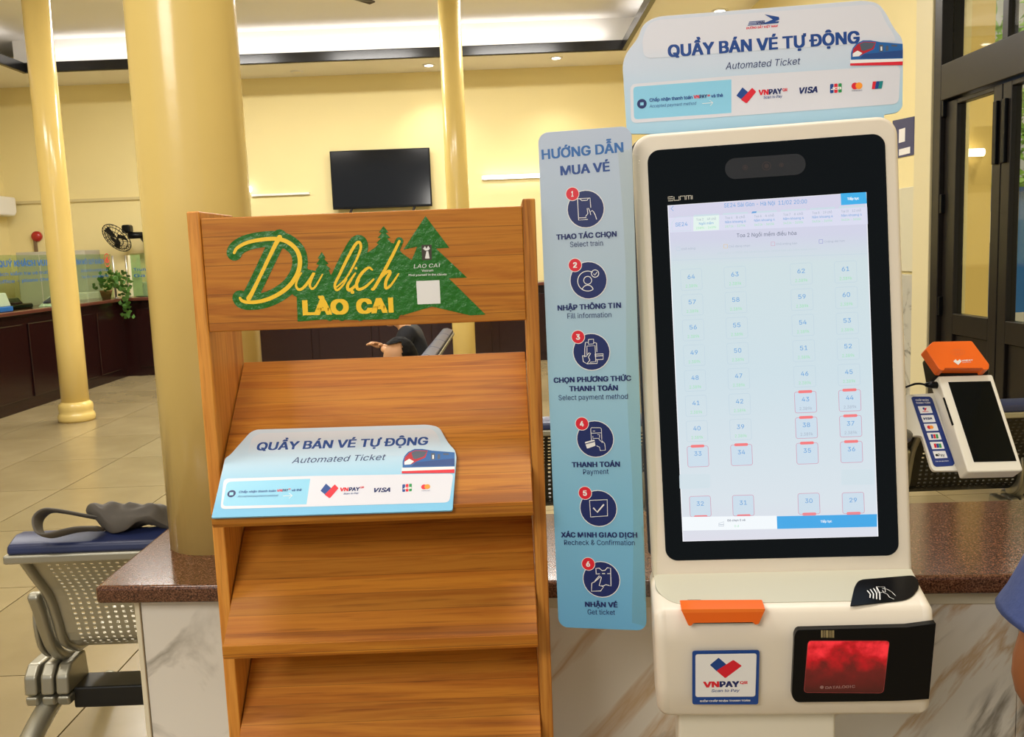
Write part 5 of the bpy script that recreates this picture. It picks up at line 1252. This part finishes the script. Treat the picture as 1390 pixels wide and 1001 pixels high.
def hair(c, fwd, s=1.0):
    c = Vector(c); Rm = rot_to(fwd); h = MB(); h.sphere((0, -.012, .014), .107, .82, 1.0, 1.14, 56, 40)
    keep = [f for f in h.f if all(not (h.v[i].y > .015-.5*max(0, h.v[i].z-.05) and h.v[i].z < .112) and h.v[i].z > -.055 for i in f)]
    h.v = [v+v.normalized()*noise.noise(v*60)*.004 for v in h.v]
    o = MB(); o.add([c+Rm @ (v*s) for v in h.v], keep); return o
def hand(mb, w, d, curl=.5, s=1.0, side=1):
    """palm with four fingers and a thumb, at wrist w pointing along d"""
    w = Vector(w); d = Vector(d).normalized(); lat = d.cross(Vector((0, 0, 1))).normalized()*side; nrm = lat.cross(d)*side
    J = {'w': w, 'p': w+d*.045*s}; R = {'w': .024*s, 'p': (.034*s)}; E = [('w', 'p')]
    for i in range(4):
        L = (.066, .076, .071, .056)[i]*s; b = w+d*.075*s+lat*(.027-.018*i)*s
        J['k%d' % i] = b; J['m%d' % i] = b+d*L*.5-nrm*L*.18*curl; J['t%d' % i] = b+d*L*(.5+.5*(1-curl*.6))-nrm*L*.75*curl
        R['k%d' % i] = .010*s; R['m%d' % i] = .009*s; R['t%d' % i] = .0075*s
        E += [('p', 'k%d' % i), ('k%d' % i, 'm%d' % i), ('m%d' % i, 't%d' % i)]
    J['a'] = w+d*.03*s+lat*.035*s; J['b'] = w+d*.06*s+lat*.05*s-nrm*.01*s; J['c'] = w+d*.085*s+lat*.048*s-nrm*.02*s
    R['a'] = .012*s; R['b'] = .0105*s; R['c'] = .009*s; E += [('p', 'a'), ('a', 'b'), ('b', 'c')]
    vs, fs = skin_mesh(J, E, R, 'w', 1); mb.add(vs, fs)
def person(label, J, fwd, skin, shirt, pants, sleeve=.55, s=1.0, er=.042, sr=.070, loc=None, hairc=(22, 18, 16), curl=.6):
    J = {k: Vector(v) for k, v in J.items()}
    t = thing('person', label, 'person', loc or Vector((J['pel'].x, J['pel'].y, 0)))
    R = dict(pel=.12, bel=.115, che=.13, nk=.052, hd=.05, shL=.062, shR=.062, elL=er, elR=er, wrL=.026, wrR=.026, hiL=.085, hiR=.085, knL=.058, knR=.058, anL=.038, anR=.038, toL=.034, toR=.034)
    R = {k: v*s for k, v in R.items()}
    E = [('pel', 'bel'), ('bel', 'che'), ('che', 'nk'), ('nk', 'hd')]
    for q in 'LR': E += [('che', 'sh'+q), ('sh'+q, 'el'+q), ('el'+q, 'wr'+q), ('pel', 'hi'+q), ('hi'+q, 'kn'+q), ('kn'+q, 'an'+q), ('an'+q, 'to'+q)]
    b = MB(); vs, fs = skin_mesh(J, E, R, 'pel'); b.add(vs, fs)
    hc = J['hd']+Vector((0, 0, .06*s))+Vector(fwd).normalized()*.02*s
    head(b, hc, fwd, s)
    for q in 'LR': hand(b, J['wr'+q], (J['wr'+q]-J['el'+q]), curl, s, 1 if q == 'L' else -1)
    b.build('body', skin, t, smooth=True)
    # shirt
    JS = {k: J[k] for k in ('pel', 'bel', 'che', 'shL', 'shR')}; JS['col'] = J['che'].lerp(J['nk'], .62); RS = dict(pel=.142*s, bel=.142*s, che=.165*s, col=.095*s, shL=.092*s, shR=.092*s)
    ES = [('pel', 'bel'), ('bel', 'che'), ('che', 'col'), ('che', 'shL'), ('che', 'shR')]
    for q in 'LR':
        JS['s'+q] = J['sh'+q].lerp(J['el'+q], sleeve*.55); JS['e'+q] = J['sh'+q].lerp(J['el'+q], sleeve); RS['s'+q] = .078*s; RS['e'+q] = sr*s
        ES += [('sh'+q, 's'+q), ('s'+q, 'e'+q)]
    m = MB(); vs, fs = skin_mesh(JS, ES, RS, 'pel'); vs = [v+Vector((noise.noise(v*9), noise.noise(v*9+Vector((5, 0, 0))), noise.noise(v*9+Vector((0, 7, 0)))))*.008*s for v in vs]
    m.add(vs, fs); m.build('shirt', shirt, t, smooth=True)
    JP = {k: J[k] for k in ('pel', 'hiL', 'hiR', 'knL', 'knR')}; RP = dict(pel=.138*s, hiL=.098*s, hiR=.098*s, knL=.072*s, knR=.072*s); EP = []
    for q in 'LR':
        JP['a'+q] = J['kn'+q].lerp(J['an'+q], .92); RP['a'+q] = .055*s; EP += [('pel', 'hi'+q), ('hi'+q, 'kn'+q), ('kn'+q, 'a'+q)]
    m = MB(); vs, fs = skin_mesh(JP, EP, RP, 'pel'); m.add(vs, fs); m.build('trousers', pants, t, smooth=True)
    hair(hc, fwd, s).build('hair', mat('black_hair', (14, 11, 10), .75, spec=.2), t, smooth=True)
    return t
sk1 = mat('brown_skin', (150, 92, 52), .5, var=.08, vscale=14); sk2 = mat('tan_skin', (198, 146, 102), .5)
# foreground sitter cut by the right edge
person('seated person in blue-grey t-shirt whose bare elbow shows at right edge', dict(
    pel=(1.16, 1.40, .56), bel=(1.15, 1.41, .72), che=(1.13, 1.40, .90), nk=(1.12, 1.36, 1.07), hd=(1.12, 1.33, 1.16),
    shR=(.95, 1.41, .99), elR=(.858, 1.45, .715), wrR=(.98, 1.24, .60), shL=(1.29, 1.41, .985), elL=(1.36, 1.42, .72), wrL=(1.24, 1.22, .60),
    hiR=(1.07, 1.34, .53), hiL=(1.25, 1.34, .53), knR=(1.04, .98, .53), knL=(1.28, .98, .53), anR=(1.04, .95, .09), anL=(1.28, .95, .09), toR=(1.03, .82, .035), toL=(1.29, .82, .035)),
    (-.1, -1, -.15), sk1, mat('blue_grey_shirt', (62, 78, 132), .8, bump=.2, bscale=60), mat('dark_trousers', (30, 30, 38), .8), .62, .98, .075, .115)
fg = [o for o in bpy.data.objects if o.name == 'person'][0]
A_, B_ = Vector((.95, 1.41, .99)), Vector((.858, 1.45, .715))
q = MB(); pth = [A_.lerp(B_, t) for t in (-.08, .1, .25, .4, .52, .60, .64, .645, .60)]; q.tube(pth, [.07, .098, .104, .107, .110, .113, .114, .108, .104], 32)
for i, v in enumerate(q.v): q.v[i] = v+Vector((noise.noise(v*11), noise.noise(v*11+Vector((4, 0, 0))), 0))*.010
q.build('sleeve', MATS['blue_grey_shirt'], fg, smooth=True)
stl = thing('plastic_stool', 'stool under the seated person at the right edge', 'stool', (1.16, 1.42, 0))
MB().box(1.0, 1.32, 1.26, 1.58, .40, .43).build('seat', M_navy, stl, bevel=.012)
for x in (1.03, 1.29):
    for y in (1.29, 1.55): MB().tube([(x, y, 0), (x, y, .40)], .014, 10).build('leg', M_chrome, stl, smooth=True)
# two people on the distant bench, facing left
def sitter(y, z, lean, s=1.0):
    pass
person('hunched person in black shirt with clasped hands on the distant bench', dict(
    pel=(-.74, 7.55, .54), bel=(-.78, 7.55, .66), che=(-.84, 7.55, .80), nk=(-.91, 7.55, .91), hd=(-.97, 7.54, .955),
    shR=(-.83, 7.70, .86), shL=(-.83, 7.40, .86), elR=(-.93, 7.68, .64), elL=(-.92, 7.40, .66), wrR=(-1.06, 7.52, .735), wrL=(-1.06, 7.46, .725),
    hiR=(-.82, 7.64, .50), hiL=(-.82, 7.46, .50), knR=(-1.18, 7.70, .50), knL=(-1.18, 7.38, .50), anR=(-1.16, 7.70, .09), anL=(-1.16, 7.38, .09), toR=(-1.3, 7.7, .035), toL=(-1.3, 7.38, .035)),
    (-1, 0, -.35), sk2, mat('black_shirt', (20, 20, 26), .8), mat('dark_trousers', (30, 30, 38), .8), .8, .98)
person('dark-haired person slouching lower on the nearer end of distant bench', dict(
    pel=(-.72, 5.25, .50), bel=(-.67, 5.25, .58), che=(-.62, 5.25, .70), nk=(-.60, 5.25, .80), hd=(-.625, 5.24, .825),
    shR=(-.61, 5.41, .75), shL=(-.61, 5.09, .75), elR=(-.80, 5.43, .60), elL=(-.80, 5.07, .60), wrR=(-1.0, 5.31, .62), wrL=(-1.0, 5.19, .62),
    hiR=(-.88, 5.34, .50), hiL=(-.88, 5.16, .50), knR=(-1.24, 5.36, .50), knL=(-1.24, 5.14, .50), anR=(-1.24, 5.36, .09), anL=(-1.24, 5.14, .09), toR=(-1.36, 5.36, .035), toL=(-1.36, 5.14, .035)),
    (-1, -.62, -.30), sk2, mat('charcoal_shirt', (30, 30, 36), .8), mat('dark_trousers', (30, 30, 38), .8), .6, .95)
